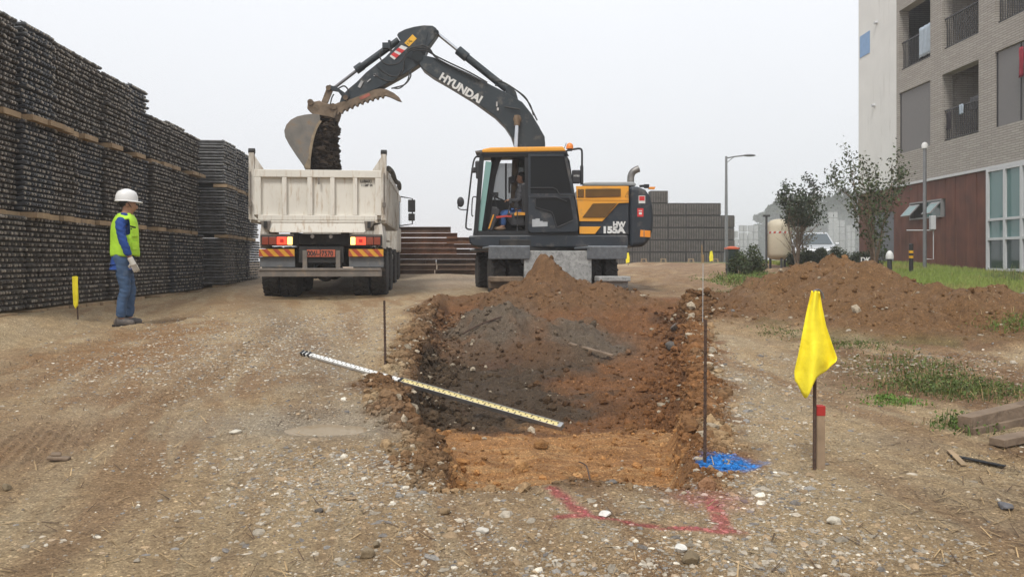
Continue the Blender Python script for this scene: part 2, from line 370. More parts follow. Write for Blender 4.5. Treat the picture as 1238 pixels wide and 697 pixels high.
def albedo(X, Y):
    c = np.broadcast_to(C_TAN, X.shape+(3,)).copy()
    n1 = fbm(X, Y, 1.3, 4); n2 = fbm(X+31, Y-4, .35, 4); n3 = fbm(X-11, Y+14, 3.5, 3)
    c = blend(c, C_TAN2, np.clip(.42+n1*1.1+n3*.9, 0, 1))
    c = blend(c, C_GREY, np.clip(.15+n2*.9+n3*1.0, 0, 1)*.8)
    sk = fbm(X*2.2+.35*Y, Y*.32, .9, 4); sk2 = fbm(X*3+8+.9*Y, Y*.4, .5, 4)
    c = blend(c, np.array([.27, .165, .085]), np.clip(sk*2.6, 0, .75))
    c = blend(c, np.array([.44, .345, .215]), np.clip(-sk2*2.2-.1, 0, .5))
    for (cx, cy, rx, ry) in ((-2.83, 5.9, .45, .36), (-2.75, 4.65, .33, .6), (-1.36, 5.32, .22, .16)):
        c = blend(c, np.array([.24, .145, .08]), np.exp(-(((X-cx)/rx)**2+((Y-cy)/ry)**2)**2)*.6)
    rt_, rf_ = rutmask(X, Y); c = blend(c, np.array([.255, .170, .095]), rt_*.55); c = blend(c, np.array([.42, .33, .21]), rf_*.35)
    wet = np.exp(-(((X+1.2)/.8)**2+((Y-5.05)/.42)**2)**1.5); c = blend(c, np.array([.33, .28, .21]), wet*.8)
    # rusty strip near the pipe stacks, browner left foreground
    lf = sst(-1.5, -4.0, X)*sst(12, 7, Y)
    c = blend(c, np.array([.30, .185, .095]), lf*np.clip(.25+n1*1.2, 0, .8))
    st = np.exp(-((X+3.9+.14*(Y-8))/.9)**2)*sst(6, 8, Y)*sst(13, 10, Y)
    c = blend(c, np.array([.27, .145, .06]), np.clip(st*(.55+n2*1.8), 0, .8))
    # tyre-dirtied dark streaks
    dk = np.exp(-((X*.93+Y*.37-1.1)/.35)**2)*sst(-.6, -1.8, X)
    c = blend(c, np.array([.17, .12, .08]), dk*.45)
    # right side: brown soil and darker verge
    rs = sst(1.3, 2.4, X-.12*Y)*sst(2.7, 3.9, Y+X*.3)
    c = blend(c, np.array([.19, .105, .05]), np.clip(rs*(.72+n2*1.3+n1), 0, .92))
    mud = sst(13, 16, Y)*sst(42, 30, Y)*sst(1.2, 2.6, X)*sst(9.0, 7.4, X)
    c = blend(c, np.array([.24, .15, .08]), mud*np.clip(.8+n2, 0, 1))
    back = sst(15, 20, Y)*sst(1.5, -.5, X)
    c = blend(c, np.array([.33, .26, .19]), back*.7)
    t = trench(X, Y); far = 1-sst(14.5, 15.5, Y)
    lip = sst(-.42, -.10, t+fbm(X, Y, .3, 3)*.28)*far*sst(3.4, 4.1, Y)
    c = blend(c, C_BR, lip*.85)
    rl = lip*sst(.4, 1.0, X); c = blend(c, np.array([.22, .095, .033]), rl*.6)
    ins = sst(-.02, .06, t)*far
    c = blend(c, C_RB, ins)
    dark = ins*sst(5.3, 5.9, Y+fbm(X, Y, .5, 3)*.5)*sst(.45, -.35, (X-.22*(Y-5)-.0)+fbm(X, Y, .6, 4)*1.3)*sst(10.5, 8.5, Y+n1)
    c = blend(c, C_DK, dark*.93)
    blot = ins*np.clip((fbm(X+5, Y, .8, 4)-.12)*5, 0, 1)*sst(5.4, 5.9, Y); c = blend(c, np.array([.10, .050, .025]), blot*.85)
    shelf = ins*sst(5.85, 5.45, Y+fbm(X, Y, .3, 4)*.55)
    c = blend(c, C_OR, shelf*np.clip(.9+fbm(X, Y*5, .25, 3)*.8, 0, 1))
    pale = shelf*np.clip((fbm(X*.6, Y*6, .2, 3)-.05)*4, 0, 1); c = blend(c, np.array([.46, .27, .12]), pale*.7)
    zz = _h0(X, Y, False)-macro(X, Y)
    hp = sst(.02, .16, zz)*sst(9, 10, Y)*sst(3.6, 3.0, X-.1*(Y-9))
    c = blend(c, np.array([.165, .088, .040]), hp)
    gh = np.maximum(np.exp(-((X+.25)/.62)**2-((Y-10.5)/1.0)**2), np.exp(-((X-.95)/.45)**2-((Y-9.9)/.75)**2))
    c = blend(c, np.array([.125, .098, .070]), np.clip(gh*1.7*(1+n2), 0, .9)*sst(8.6, 9.4, Y))
    hq = sst(.05, .16, zz)*sst(3.0, 3.6, X-.1*(Y-9))*sst(7, 8, Y)
    c = blend(c, np.array([.185, .100, .043]), hq)
    # lawn beyond the kerb
    lw = sst(-.05, .12, X-curbx(Y)-.15)*sst(9.2, 9.8, Y)
    c = blend(c, blend(np.broadcast_to(np.array([.12, .155, .035]), c.shape).copy(), np.array([.15, .14, .045]), np.clip(.4+n1*1.6, 0, 1)), lw)
    gp = sst(.05, .25, fbm(X+60, Y+3, .9, 4))*sst(2.6, 3.6, X)*sst(5.5, 6.5, Y)*sst(12.0, 10, Y)*(1-hq)
    c = blend(c, np.array([.11, .12, .035]), gp*.4)
    c = painted(c, X, Y)
    return np.clip(c, 0, 1)
s_in = np.linspace(-.86, .86, 640)
sx = np.concatenate([-np.geomspace(160, .9, 46), s_in, np.geomspace(.9, 160, 46)])
ys = [2.45]
while ys[-1] < 60: ys.append(ys[-1]+.0085*(ys[-1]/2.8)**1.32)
ys = np.concatenate([[-300, -100, -40, -15, -5, -1, 0, .8, 1.4, 1.8, 2.1, 2.3], ys, [64, 70, 80, 95, 120, 160, 220, 320, 440]])
fy = np.maximum(ys, 2.45)+.9
GX = np.clip(sx[None, :]*fy[:, None], -900, 900); GY = np.broadcast_to(ys[:, None], GX.shape)
GX = np.where(np.abs(GX) > 420, np.sign(GX)*(420+(np.abs(GX)-420)*.001), GX)
GZ = height(GX, GY)
nr, nc = GX.shape
idx = np.arange(nr*nc).reshape(nr, nc)
Fq = np.stack([idx[:-1, :-1], idx[:-1, 1:], idx[1:, 1:], idx[1:, :-1]], -1).reshape(-1, 4)
gcol = albedo(GX, GY).reshape(-1, 3)
def ground_material():
    m = bpy.data.materials.new('ground_soil'); m.use_nodes = True; n = m.node_tree; b = n.nodes['Principled BSDF']; L = n.links.new
    a = n.nodes.new('ShaderNodeAttribute'); a.attribute_name = 'albedo'; tc = n.nodes.new('ShaderNodeTexCoord')
    def noise(sc, det=6, ro=.6):
        z = n.nodes.new('ShaderNodeTexNoise'); z.inputs['Scale'].default_value = sc; z.inputs['Detail'].default_value = det; z.inputs['Roughness'].default_value = ro
        L(tc.outputs['Object'], z.inputs['Vector']); return z.outputs[0]
    def rng_(s, f0, f1, t0, t1):
        r = n.nodes.new('ShaderNodeMapRange'); L(s, r.inputs[0]); r.inputs[1].default_value = f0; r.inputs[2].default_value = f1; r.inputs[3].default_value = t0; r.inputs[4].default_value = t1; return r.outputs[0]
    def mul(c, f):
        q = n.nodes.new('ShaderNodeMixRGB'); q.blend_type = 'MULTIPLY'; q.inputs[0].default_value = 1; L(c, q.inputs[1]); L(f, q.inputs[2]); return q.outputs[0]
    c = mul(a.outputs['Color'], rng_(noise(55, 5, .75), .3, .7, .62, 1.36))
    c = mul(c, rng_(noise(9, 6, .65), .3, .7, .80, 1.2))
    # sand-grain specks, pale and dark
    v = n.nodes.new('ShaderNodeTexVoronoi'); v.inputs['Scale'].default_value = 130; L(tc.outputs['Object'], v.inputs['Vector'])
    sp = n.nodes.new('ShaderNodeSeparateColor'); L(v.outputs['Color'], sp.inputs[0])
    q = n.nodes.new('ShaderNodeMixRGB'); L(rng_(sp.outputs[0], .86, .90, 0, .45), q.inputs[0]); L(c, q.inputs[1])
    q2 = n.nodes.new('ShaderNodeMixRGB'); q2.blend_type = 'MULTIPLY'; q2.inputs[0].default_value = 1; q2.inputs[2].default_value = (1.9, 2.0, 2.1, 1); L(c, q2.inputs[1]); L(q2.outputs[0], q.inputs[2])
    q3 = n.nodes.new('ShaderNodeMixRGB'); q3.blend_type = 'MULTIPLY'; L(rng_(sp.outputs[1], .86, .90, 0, .6), q3.inputs[0]); L(q.outputs[0], q3.inputs[1]); q3.inputs[2].default_value = (.45, .42, .40, 1)
    c = q3.outputs[0]; hgt_ = []
    for sc, th in ((75, .72), (38, .86)):
        v2 = n.nodes.new('ShaderNodeTexVoronoi'); v2.inputs['Scale'].default_value = sc; L(tc.outputs['Object'], v2.inputs['Vector'])
        s2 = n.nodes.new('ShaderNodeSeparateColor'); L(v2.outputs['Color'], s2.inputs[0])
        ms = n.nodes.new('ShaderNodeMath'); ms.operation = 'MULTIPLY'; L(rng_(s2.outputs[0], th, th+.02, 0, 1), ms.inputs[0]); L(rng_(v2.outputs['Distance'], .30, .42, 1, 0), ms.inputs[1])
        tint = n.nodes.new('ShaderNodeValToRGB'); L(s2.outputs[1], tint.inputs[0]); e = tint.color_ramp.elements; e[0].color = (.5, .45, .4, 1); e[1].color = (2.0, 2.05, 2.1, 1); e.new(.5).color = (1.15, 1.15, 1.2, 1)
        q4 = n.nodes.new('ShaderNodeMixRGB'); q4.blend_type = 'MULTIPLY'; L(ms.outputs[0], q4.inputs[0]); L(c, q4.inputs[1]); L(tint.outputs[0], q4.inputs[2]); c = q4.outputs[0]
        hgt_.append(ms.outputs[0])
    ha = n.nodes.new('ShaderNodeMath'); ha.operation = 'ADD'; L(hgt_[0], ha.inputs[0]); L(hgt_[1], ha.inputs[1])
    L(c, b.inputs['Base Color'])
    b.inputs['Roughness'].default_value = .82; b.inputs['Specular IOR Level'].default_value = .25
    L(rng_(noise(2.2, 4), .35, .7, .62, .95), b.inputs['Roughness'])
    b1 = n.nodes.new('ShaderNodeBump'); b1.inputs['Strength'].default_value = 1.0; b1.inputs['Distance'].default_value = .022; L(noise(70, 6, .8), b1.inputs['Height'])
    b2 = n.nodes.new('ShaderNodeBump'); b2.inputs['Strength'].default_value = .6; b2.inputs['Distance'].default_value = .03; L(noise(14, 5, .7), b2.inputs['Height']); L(b1.outputs[0], b2.inputs['Normal'])
    b3 = n.nodes.new('ShaderNodeBump'); b3.inputs['Strength'].default_value = .8; b3.inputs['Distance'].default_value = .006; L(ha.outputs[0], b3.inputs['Height']); L(b2.outputs[0], b3.inputs['Normal'])
    L(b3.outputs[0], b.inputs['Normal']); return m
g = np_mesh('ground', np.stack([GX, GY, GZ], -1).reshape(-1, 3), Fq, ground_material(), gcol, True)
tag(g, 'bare sandy building-site ground with a dug trench and spoil heaps', kind='structure')
# ------------------------------------------------------------------ loose stones and clods (uncountable)
def rocks(name, pts, sizes, cols, m, label, flat=.6, seed=1, sink=.25, kind='stuff'):
    r = np.random.default_rng(seed); t = (1+5**.5)/2
    ico = np.array([(-1, t, 0), (1, t, 0), (-1, -t, 0), (1, -t, 0), (0, -1, t), (0, 1, t), (0, -1, -t), (0, 1, -t), (t, 0, -1), (t, 0, 1), (-t, 0, -1), (-t, 0, 1)])/math.sqrt(1+t*t)
    fc = np.array([(0, 11, 5), (0, 5, 1), (0, 1, 7), (0, 7, 10), (0, 10, 11), (1, 5, 9), (5, 11, 4), (11, 10, 2), (10, 7, 6), (7, 1, 8), (3, 9, 4), (3, 4, 2), (3, 2, 6), (3, 6, 8), (3, 8, 9), (4, 9, 5), (2, 4, 11), (6, 2, 10), (8, 6, 7), (9, 8, 1)])
    n = len(pts); V = np.repeat(ico[None], n, 0)*(1+r.normal(0, .16, (n, 12, 1)))
    sc = np.stack([r.uniform(.7, 1.35, n), r.uniform(.6, 1.0, n), r.uniform(flat*.6, flat*1.3, n)], -1)[:, None]; V = V*sc
    a = r.uniform(0, 2*math.pi, n); ti = r.normal(0, .3, n)
    x, y, z = V[..., 0], V[..., 1], V[..., 2]
    y, z = y*np.cos(ti)[:, None]-z*np.sin(ti)[:, None], y*np.sin(ti)[:, None]+z*np.cos(ti)[:, None]
    x, y = x*np.cos(a)[:, None]-y*np.sin(a)[:, None], x*np.sin(a)[:, None]+y*np.cos(a)[:, None]
    V = np.stack([x, y, z], -1)*sizes[:, None, None]
    V[..., 2] += (sizes*(flat-sink*2))[:, None]*.5; V += pts[:, None]
    Fc = (fc[None]+12*np.arange(n)[:, None, None]).reshape(-1, 3)
    C = np.repeat(cols[:, None], 12, 1).reshape(-1, 3)
    o = np_mesh(name, V.reshape(-1, 3), Fc, m, C); return tag(o, label, kind=kind)
M_stone = mat('stone', (.3, .3, .3), .88, spec=.2, var=.25, scale=60, bump=.3, bscale=120, attr='albedo')
M_clod = mat('clod', (.3, .3, .3), .95, var=.3, scale=40, bump=.8, bscale=90, attr='albedo', spec=.15)
def scatter(n, sampler, dens):
    """sampler gives candidates in X,Y; dens(X,Y) in 0..1 keeps them"""
    X, Y = sampler(n); k = rng.random(len(X)) < dens(X, Y); return X[k], Y[k]
def fan(n, y0=2.5, y1=17, s=.80):
    u = rng.random(n); Y = y0*(y1/y0)**u; return rng.uniform(-s, s, n)*(Y+.6), Y
gc = [(ground_at(px, py), rx, ry, w) for px, py, rx, ry, w in (
    (430, 575, .55, .55, 1), (340, 610, .6, .45, .2), (560, 640, .5, .35, .35), (780, 615, .5, .2, .4), (900, 590, .4, .5, .8), (940, 640, .5, .4, .5), (820, 670, .5, .3, .55),
    (350, 400, 1.5, 2.6, 1.0), (300, 430, 1.3, 1.4, 1.0), (385, 555, .7, .25, .9), (430, 470, .5, .8, .4), (100, 480, 1.0, .8, .12), (300, 500, .8, .6, .10), (910, 500, .3, .9, .7), (1130, 440, 1.6, .5, .7), (900, 450, .4, 1.2, .6), (1000, 660, .5, .3, .5), (640, 690, .7, .2, .5), (200, 650, .8, .3, .06))]
def gravel_d(X, Y):
    d = .03+np.clip(fbm(X, Y, .8, 3), 0, 1)*.14
    d = d*np.where(X < -.9+.1*Y*0, .35, .8)
    for c, rx, ry, w in gc: d = np.maximum(d, w*np.exp(-((X-c.x)/rx)**2-((Y-c.y)/ry)**2))
    zz = _h0(X, Y, False)-macro(X, Y)
    d = d*np.where(trench(X, Y) > -.02, .06, 1)*np.where(zz > .05, .3, 1)
    return d*np.where(X > curbx(Y)-.1, 0, 1)
X, Y = scatter(300000, fan, lambda X, Y: gravel_d(X, Y)); k = slice(0, 42000); X, Y = X[k], Y[k]
sz = np.clip(rng.lognormal(0, .62, len(X))*.0052*(1+.10*np.clip(Y-4, 0, 10)), .0025, np.where(X < -1.2, .020, .040))
pal = np.array([[.38, .33, .26], [.27, .235, .185], [.17, .155, .14], [.32, .23, .14], [.56, .51, .42], [.25, .235, .215], [.36, .27, .18], [.68, .63, .53]])
pc = rng.choice(len(pal), len(X), p=[.28, .22, .13, .18, .06, .06, .06, .01]); cols = painted(pal[pc]*rng.uniform(.75, 1.2, (len(X), 1)), X, Y)
rocks('gravel', np.stack([X, Y, height(X, Y)], -1), sz, cols, M_stone, 'loose pale and grey gravel scattered over the sandy ground', .5, 2, .36)
def clod_d(X, Y):
    t = trench(X, Y)+0; far = sst(14.5, 12, Y)
    d = np.exp(-((t+.12)/.12)**2)*far*sst(3.6, 4.2, Y)
    d = np.maximum(d, np.exp(-((t+.03)/.04)**2)*sst(4.4, 3.7, Y)*.30)
    d = np.maximum(d, sst(0, .1, t)*far*(.05+.27*sst(5.5, 5.9, Y))); zz = _h0(X, Y, False)-macro(X, Y)
    d = np.maximum(d, sst(.06, .2, zz)*.55*sst(7.5, 8.5, Y)); return d*np.where(X > .8, .8, 1)
def fan2(n):
    X, Y = fan(n//2, 3.5, 15, .6); Y2 = rng.uniform(3.6, 12, n//2)
    side = rng.random(n//2) < .5; X2 = np.where(side, TL(Y2), TR(Y2))+rng.normal(0, .22, n//2); return np.concatenate([X, X2]), np.concatenate([Y, Y2])
X, Y = scatter(130000, fan2, clod_d)
_d = SB-SA; _t = np.clip(((X-SA[0])*_d[0]+(Y-SA[1])*_d[1])/(_d[0]**2+_d[1]**2), 0, 1); k = np.hypot(X-SA[0]-_t*_d[0], Y-SA[1]-_t*_d[1]) > .07
X, Y = X[k][:36000], Y[k][:36000]
sz = np.clip(rng.lognormal(0, .65, len(X))*.0085*(1+.05*np.clip(Y-4, 0, 10))*np.where((_h0(X, Y, False)-macro(X, Y) > .1) & (X > 3), .8, 1), .003, .06); bq = np.hypot(X-PT[7][0], Y-PT[7][1]) < .3; sz[bq] *= .6
cols = albedo(X, Y)*rng.uniform(.6, 1.2, (len(X), 1)); pe = rng.random(len(X)) < np.where(X > 3, .12, .05); cols[pe] = np.array([.36, .30, .22])*rng.uniform(.7, 1.3, (pe.sum(), 1))
rocks('soil_clods', np.stack([X, Y, height(X, Y)], -1), sz, cols, M_clod, 'crumbled brown and orange clods along the trench lips and on the heaps', .8, 3, .2)
# ------------------------------------------------------------------ apartment building (its long front runs away from the camera)
BX = 13.75
BZ = H
def brick_mat():
    m = bpy.data.materials.new('grey_brick'); m.use_nodes = True; n = m.node_tree; b = n.nodes['Principled BSDF']; L = n.links.new
    tc = n.nodes.new('ShaderNodeTexCoord'); mp = n.nodes.new('ShaderNodeSeparateXYZ'); cb = n.nodes.new('ShaderNodeCombineXYZ')
    ad = n.nodes.new('ShaderNodeMath'); ad.operation = 'ADD'
    L(tc.outputs['Object'], mp.inputs[0]); L(mp.outputs[0], ad.inputs[0]); L(mp.outputs[1], ad.inputs[1]); L(ad.outputs[0], cb.inputs[0]); L(mp.outputs[2], cb.inputs[1])
    br = n.nodes.new('ShaderNodeTexBrick'); L(cb.outputs[0], br.inputs['Vector']); br.inputs['Scale'].default_value = 1
    br.inputs['Brick Width'].default_value = .36; br.inputs['Row Height'].default_value = .07; br.inputs['Mortar Size'].default_value = .009
    br.inputs['Color1'].default_value = (.31, .285, .255, 1); br.inputs['Color2'].default_value = (.37, .345, .31, 1); br.inputs['Mortar'].default_value = (.20, .18, .16, 1)
    L(br.outputs[0], b.inputs['Base Color']); b.inputs['Roughness'].default_value = .9
    bp = n.nodes.new('ShaderNodeBump'); bp.inputs['Strength'].default_value = .8; bp.inputs['Distance'].default_value = .015; bp.invert = True
    L(br.outputs['Fac'], bp.inputs['Height']); L(bp.outputs[0], b.inputs['Normal']); return m
M_brick = brick_mat()
M_white = mat('white_render', (.66, .66, .64), .85, var=.04, scale=1.2, dirt=((.45, .44, .41), .25, 1.2), streak=(4, 4, .35))
M_rust = mat('weathered_steel', (.105, .035, .022), .7, var=.30, scale=1.6, dirt=((.16, .065, .035), .4, 1.6), bump=.1, bscale=30, streak=(5, 5, .5))
M_frame = mat('window_frame', (.50, .51, .52), .5, var=.04)
M_dkmetal = mat('dark_rail', (.03, .03, .033), .5, var=.1)
M_conc = mat('concrete', (.36, .35, .32), .9, var=.15, scale=4, bump=.2, dirt=((.22, .20, .17), .3, 5))
def glass_mat(name, col, rough=.06, al=1.0):
    m = bpy.data.materials.new(name); m.use_nodes = True; b = m.node_tree.nodes['Principled BSDF']
    b.inputs['Base Color'].default_value = (*col, 1); b.inputs['Roughness'].default_value = rough; b.inputs['Specular IOR Level'].default_value = .8; b.inputs['Alpha'].default_value = al
    return m
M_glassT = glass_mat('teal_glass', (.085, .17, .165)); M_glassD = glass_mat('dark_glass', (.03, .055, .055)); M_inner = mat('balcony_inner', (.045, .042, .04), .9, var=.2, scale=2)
M_screen = mat('mesh_screen', (.17, .165, .165), .8, var=.1, scale=30, bump=.3, bscale=60)
bl = thing('apartment_building', 'grey brick apartment block with rust-brown ground floor, balconies and white end section', 'building', (BX, 28, 1.0))
X1, Yn, Yf, Ysp, ZT = 24.0, 18.5, 31.5, 28.4, H+12.2
rows = [(2.70, 3.78, 5.93), (5.93, 6.70, 8.85), (8.85, 9.62, 11.4)]     # (band bottom, opening bottom, opening top), above eye level
cols = [(26.1, 28.2), (23.4, 25.4), (20.45, 22.6)]
q = MB(); y_edges = [Yn, 20.45, 22.6, 23.4, 25.4, 26.1, 28.2, Ysp]
for (z0, z1, z2) in rows: q.bx(BX, BX+.35, Yn, Ysp, BZ+z0, BZ+z1)
q.bx(BX, BX+.35, Yn, Ysp, BZ+11.4, ZT)
for a, b in ((Yn, 20.45), (22.6, 23.4), (25.4, 26.1), (28.2, Ysp)):
    for (z0, z1, z2) in rows: q.bx(BX, BX+.35, a, b, BZ+z1, BZ+z2)
for a, b in ((22.6, 23.4), (25.4, 26.1), (28.2, Ysp)): q.bx(BX+.35, BX+1.5, a+.1, b-.1, BZ+2.7, BZ+11.4)      # party walls of the balconies
q.build('brick_wall', M_brick, bl)
MB().bx(BX-.003, X1, Ysp, Yf, BZ+2.70, ZT).build('white_wall', M_white, bl)
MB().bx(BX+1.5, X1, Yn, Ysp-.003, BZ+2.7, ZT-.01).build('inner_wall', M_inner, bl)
fl = MB()
for z in (2.70, 5.93, 8.85): fl.bx(BX+.352, BX+1.498, Yn+.02, Ysp-.02, BZ+z+.5, BZ+z+.75)
fl.build('balcony_floor', M_conc, bl)
MB().bx(BX-.05, BX+.3, Yn, Yf, BZ+2.62, BZ+2.698).build('ledge', M_frame, bl)
# ground floor: weathered steel sheets, each its own panel
gy = [22.95]
while gy[-1] < 31.3: gy.append(gy[-1]+.57)
gy[-1] = Yf
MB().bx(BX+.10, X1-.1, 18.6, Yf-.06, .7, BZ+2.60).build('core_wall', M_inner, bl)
for a, b in zip(gy[:-1], gy[1:]):
    yb, yt = (a+.008, b-.008), None
    segs = [(.85, BZ+2.615)]
    if a < 27.4 and b > 25.4: segs = [(.85, BZ+1.40), (BZ+1.98, BZ+2.615)]
    if a > 28.2 and b < 30.4: segs = [(BZ+1.79, BZ+2.615)]
    for z0, z1 in segs: MB().bx(BX+.02+random.uniform(-.004, .004), BX+.09, yb[0], yb[1], z0, z1).build('cladding_panel', M_rust, bl)
MB().bx(BX+.05, BX+.095, 28.3, 30.3, .85, BZ+1.78).build('door', mat('grey_door', (.12, .125, .14), .6, var=.08), bl)
M_sash = mat('sash_grey', (.22, .22, .22), .5, var=.05)
# high-level window with two tilted-out sashes
w = MB()
for z in (1.42, 1.96): w.bx(BX-.03, BX+.10, 25.4, 27.42, BZ+z-.025, BZ+z+.025)
for y in (25.42, 26.4, 27.4): w.bx(BX-.028, BX+.098, y-.025, y+.025, BZ+1.45, BZ+1.93)
wf = w.build('window', M_sash, bl)
MB().bx(BX+.03, BX+.05, 25.45, 26.37, BZ+1.45, BZ+1.93).build('pane', M_glassT, wf)
for y0, y1 in ((25.45, 25.98), (26.75, 27.38)):
    s = MB(); ang = R(42)
    c = Vector((BX-.02-.17, (y0+y1)/2, BZ+1.70)); s.box(c, (.035, y1-y0, .50), (0, ang, 0)); s.build('sash', M_sash, wf)
    s = MB(); s.box(c+Vector((-.02, 0, -.01)), (.02, y1-y0-.10, .41), (0, ang, 0)); s.build('sash_pane', M_glassT, wf)
# glazed corner
gys = [22.9, 22.1, 21.37, 20.6, 19.8, 18.6]; gzs = [-.25, .62, 1.17, 2.58]
m = MB()
for y in gys: m.bx(BX-.06, BX+.08, y-.045, y+.045, BZ-.4, BZ+2.62)
for z in gzs:
    for a, b in zip(gys[:-1], gys[1:]): m.bx(BX-.055, BX+.075, b+.045, a-.045, BZ+z-.035, BZ+z+.035)
cw = m.build('curtain_wall', M_frame, bl)
for a, b in zip(gys[:-1], gys[1:]):
    for i, (z0, z1) in enumerate(zip(gzs[:-1], gzs[1:])):
        MB().bx(BX+.0, BX+.02, b+.045, a-.045, BZ+z0+.035, BZ+z1-.035).build('pane', M_glassD if i == 0 else M_glassT, cw)
# balcony railings: every baluster is a piece of its own mesh part
bal = MB().bx(BX+.10, BX+.118, -.009, .009, 0, .92)
for (z0, z1, z2) in rows:
    for k, (a, b) in enumerate(cols):
        if z1 < 4 and k != 1: continue
        rl = MB(); rl.bx(BX+.09, BX+.13, a, b, BZ+z1+.98, BZ+z1+1.02).bx(BX+.095, BX+.125, a, b, BZ+z1+.06, BZ+z1+.09)
        ro = rl.build('railing', M_dkmetal, bl); y = a+.08; first = None
        while y < b-.05:
            if first is None:
                first = MB().bx(BX+.10, BX+.118, y-.009, y+.009, BZ+z1+.09, BZ+z1+.98).build('baluster', M_dkmetal, ro); y0 = y
            else:
                d = first.copy(); COL.objects.link(d); d.parent = ro; d.location = (0, y-y0, 0)
            y += .105
        # glazed door at the back of each balcony
        dr = MB(); dr.bx(BX+1.44, BX+1.495, a+.5, b-.5, BZ+z1-.3, BZ+z2-.3); do = dr.build('balcony_door', M_dkmetal, bl)
        MB().bx(BX+1.42, BX+1.438, a+.58, b-.58, BZ+z1-.2, BZ+z2-.4).build('pane', M_glassD, do)
        if k == 1 and z1 < 7:
            MB().bx(BX+.9, BX+1.2, a+.25, a+.6, BZ+z1-.3, BZ+z1+1.9).build('column', M_inner, bl)
(z0, z1, z2) = rows[0]
for k in (0, 2):
    a, b = cols[k]; MB().bx(BX+.06, BX+.09, a+.05, b-.05, BZ+z1+.02, BZ+z2-.02).build('screen', M_screen, bl)
    q = MB()
    for y in ((a+.02, b-.02) if k == 0 else (a+.02, (a+b)/2, b-.02)): q.bx(BX+.04, BX+.10, y-.02, y+.02, BZ+z1+.02, BZ+z2-.02)
    q.build('screen_frame', M_dkmetal, bl)
MB().bx(BX-.02, BX-.006, 30.5, 31.35, BZ+7.98, BZ+8.83).build('blue_window', mat('blue_panel', (.16, .29, .50), .4, var=.1), bl)
for y, z in ((29.9, 8.95), (30.1, 5.88)):
    MB().cyl((BX-.12, y, BZ+z), (BX, y, BZ+z), .06, .06, 10).build('vent', M_frame, bl, smooth=30)
# washing
M_clB = mat('pale_cloth', (.34, .40, .46), .95, var=.1); M_clD = mat('dark_cloth', (.03, .025, .03), .95, var=.3); M_clR = mat('red_cloth', (.28, .03, .05), .95)
def cloth(name, m, y0, y1, z0, z1, x, label, cat='laundry'):
    n1, n2 = 10, 8; q = MB(); vs = [(x+math.sin(i*1.9+j*.3)*.02-.012, y0+(y1-y0)*i/n1+math.sin(j*.9+i)*.012, z0+(z1-z0)*j/n2+math.cos(i*1.7)*.02*(j == 0)) for j in range(n2+1) for i in range(n1+1)]
    q.add(vs, [(j*(n1+1)+i, j*(n1+1)+i+1, (j+1)*(n1+1)+i+1, (j+1)*(n1+1)+i) for j in range(n2) for i in range(n1)])
    o = single(q, name, m, label, cat, (x, (y0+y1)/2, z0), smooth=60); so = o.modifiers.new('t', 'SOLIDIFY'); so.thickness = .012; return o
cloth('towel', M_clB, 26.15, 26.95, BZ+6.85, BZ+7.85, BX+.06, 'pale blue towel hung over the upper left balcony railing')
cloth('shirt', M_clD, 25.0, 25.22, BZ+4.15, BZ+4.7, BX+.06, 'dark garment hanging at the far end of the middle balcony railing')
cloth('shirt', M_clB, 24.3, 24.5, BZ+4.5, BZ+4.8, BX+.06, 'small pale garment hanging mid-way on the middle balcony railing')
cloth('shirt', M_clR, 21.32, 21.48, BZ+4.95, BZ+5.75, BX-.02, 'red garment hanging beside dark coats outside the right-hand balcony')
cloth('coat', M_clD, 20.6, 21.28, BZ+4.75, BZ+5.9, BX-.03, 'dark coats hanging outside the right-hand balcony at the photo edge')
cloth('bedding', mat('grey_cloth', (.07, .07, .075), .95, var=.3), 23.7, 24.2, BZ+4.55, BZ+4.95, BX+.2, 'dark grey bedding bundled behind the middle balcony railing')
# ------------------------------------------------------------------ things on the lawn by the building
M_galv = mat('galvanised', (.20, .205, .21), .45, metal=.5, var=.12, scale=8)
p = P(1118, 318, 24); t = thing('vent_mast', 'tall grey mast with white cap, small meter box and conduits by the rust-brown wall', 'mast', (p.x, 24, .95))
MB().cyl((p.x, 24, .95), (p.x, 24, H+3.40), .055, .05, 12).build('pole', M_galv, t, smooth=40)
MB().lathe([(.02, 0), (.085, .01), (.09, .12), (.06, .18), (.01, .2)], (p.x, 24, H+3.38)).build('cap', mat('white_plastic', (.6, .6, .58), .5), t, smooth=40)
MB().box((p.x+.21, 23.95, H+1.15), (.15, .12, .42)).build('meter_box', M_frame, t, bevel=.01)
MB().tube([(p.x-.55, 24, H+.92), (p.x+.3, 24, H+.92)], .015, 6).tube([(p.x+.26, 24, H+.92), (p.x+.26, 24, H+.05), (p.x+.05, 24, H+.05)], .014, 6).build('conduit', M_frame, t, smooth=60)
p = P(1101.5, 318, 22); z = gz(p.x, 22); t = thing('bollard', 'short black and yellow banded bollard on the lawn in front of the rust-brown wall', 'bollard', (p.x, 22, z))
MB().cyl((p.x, 22, z-.05), (p.x, 22, H+.42), .055, .055, 16).lathe([(.06, 0), (.062, .03), (.04, .05), (.005, .055)], (p.x, 22, H+.42)).build('post', mat('black_paint', (.015, .015, .015), .5), t, smooth=40)
for z0 in (.10, .24): MB().cyl((p.x, 22, H+z0-.03), (p.x, 22, H+z0+.04), .059, .059, 16).build('yellow_band', mat('yellow_band', (.62, .32, .01), .5), t, smooth=40)
p = P(1075.5, 315, 22); z = gz(p.x, 22); t = thing('garden_lamp', 'small white domed garden lamp beside the grey door', 'lamp', (p.x, 22, z))
MB().cyl((p.x, 22, z), (p.x, 22, H+.06), .07, .06, 12).build('stand', M_dkmetal, t, smooth=40)
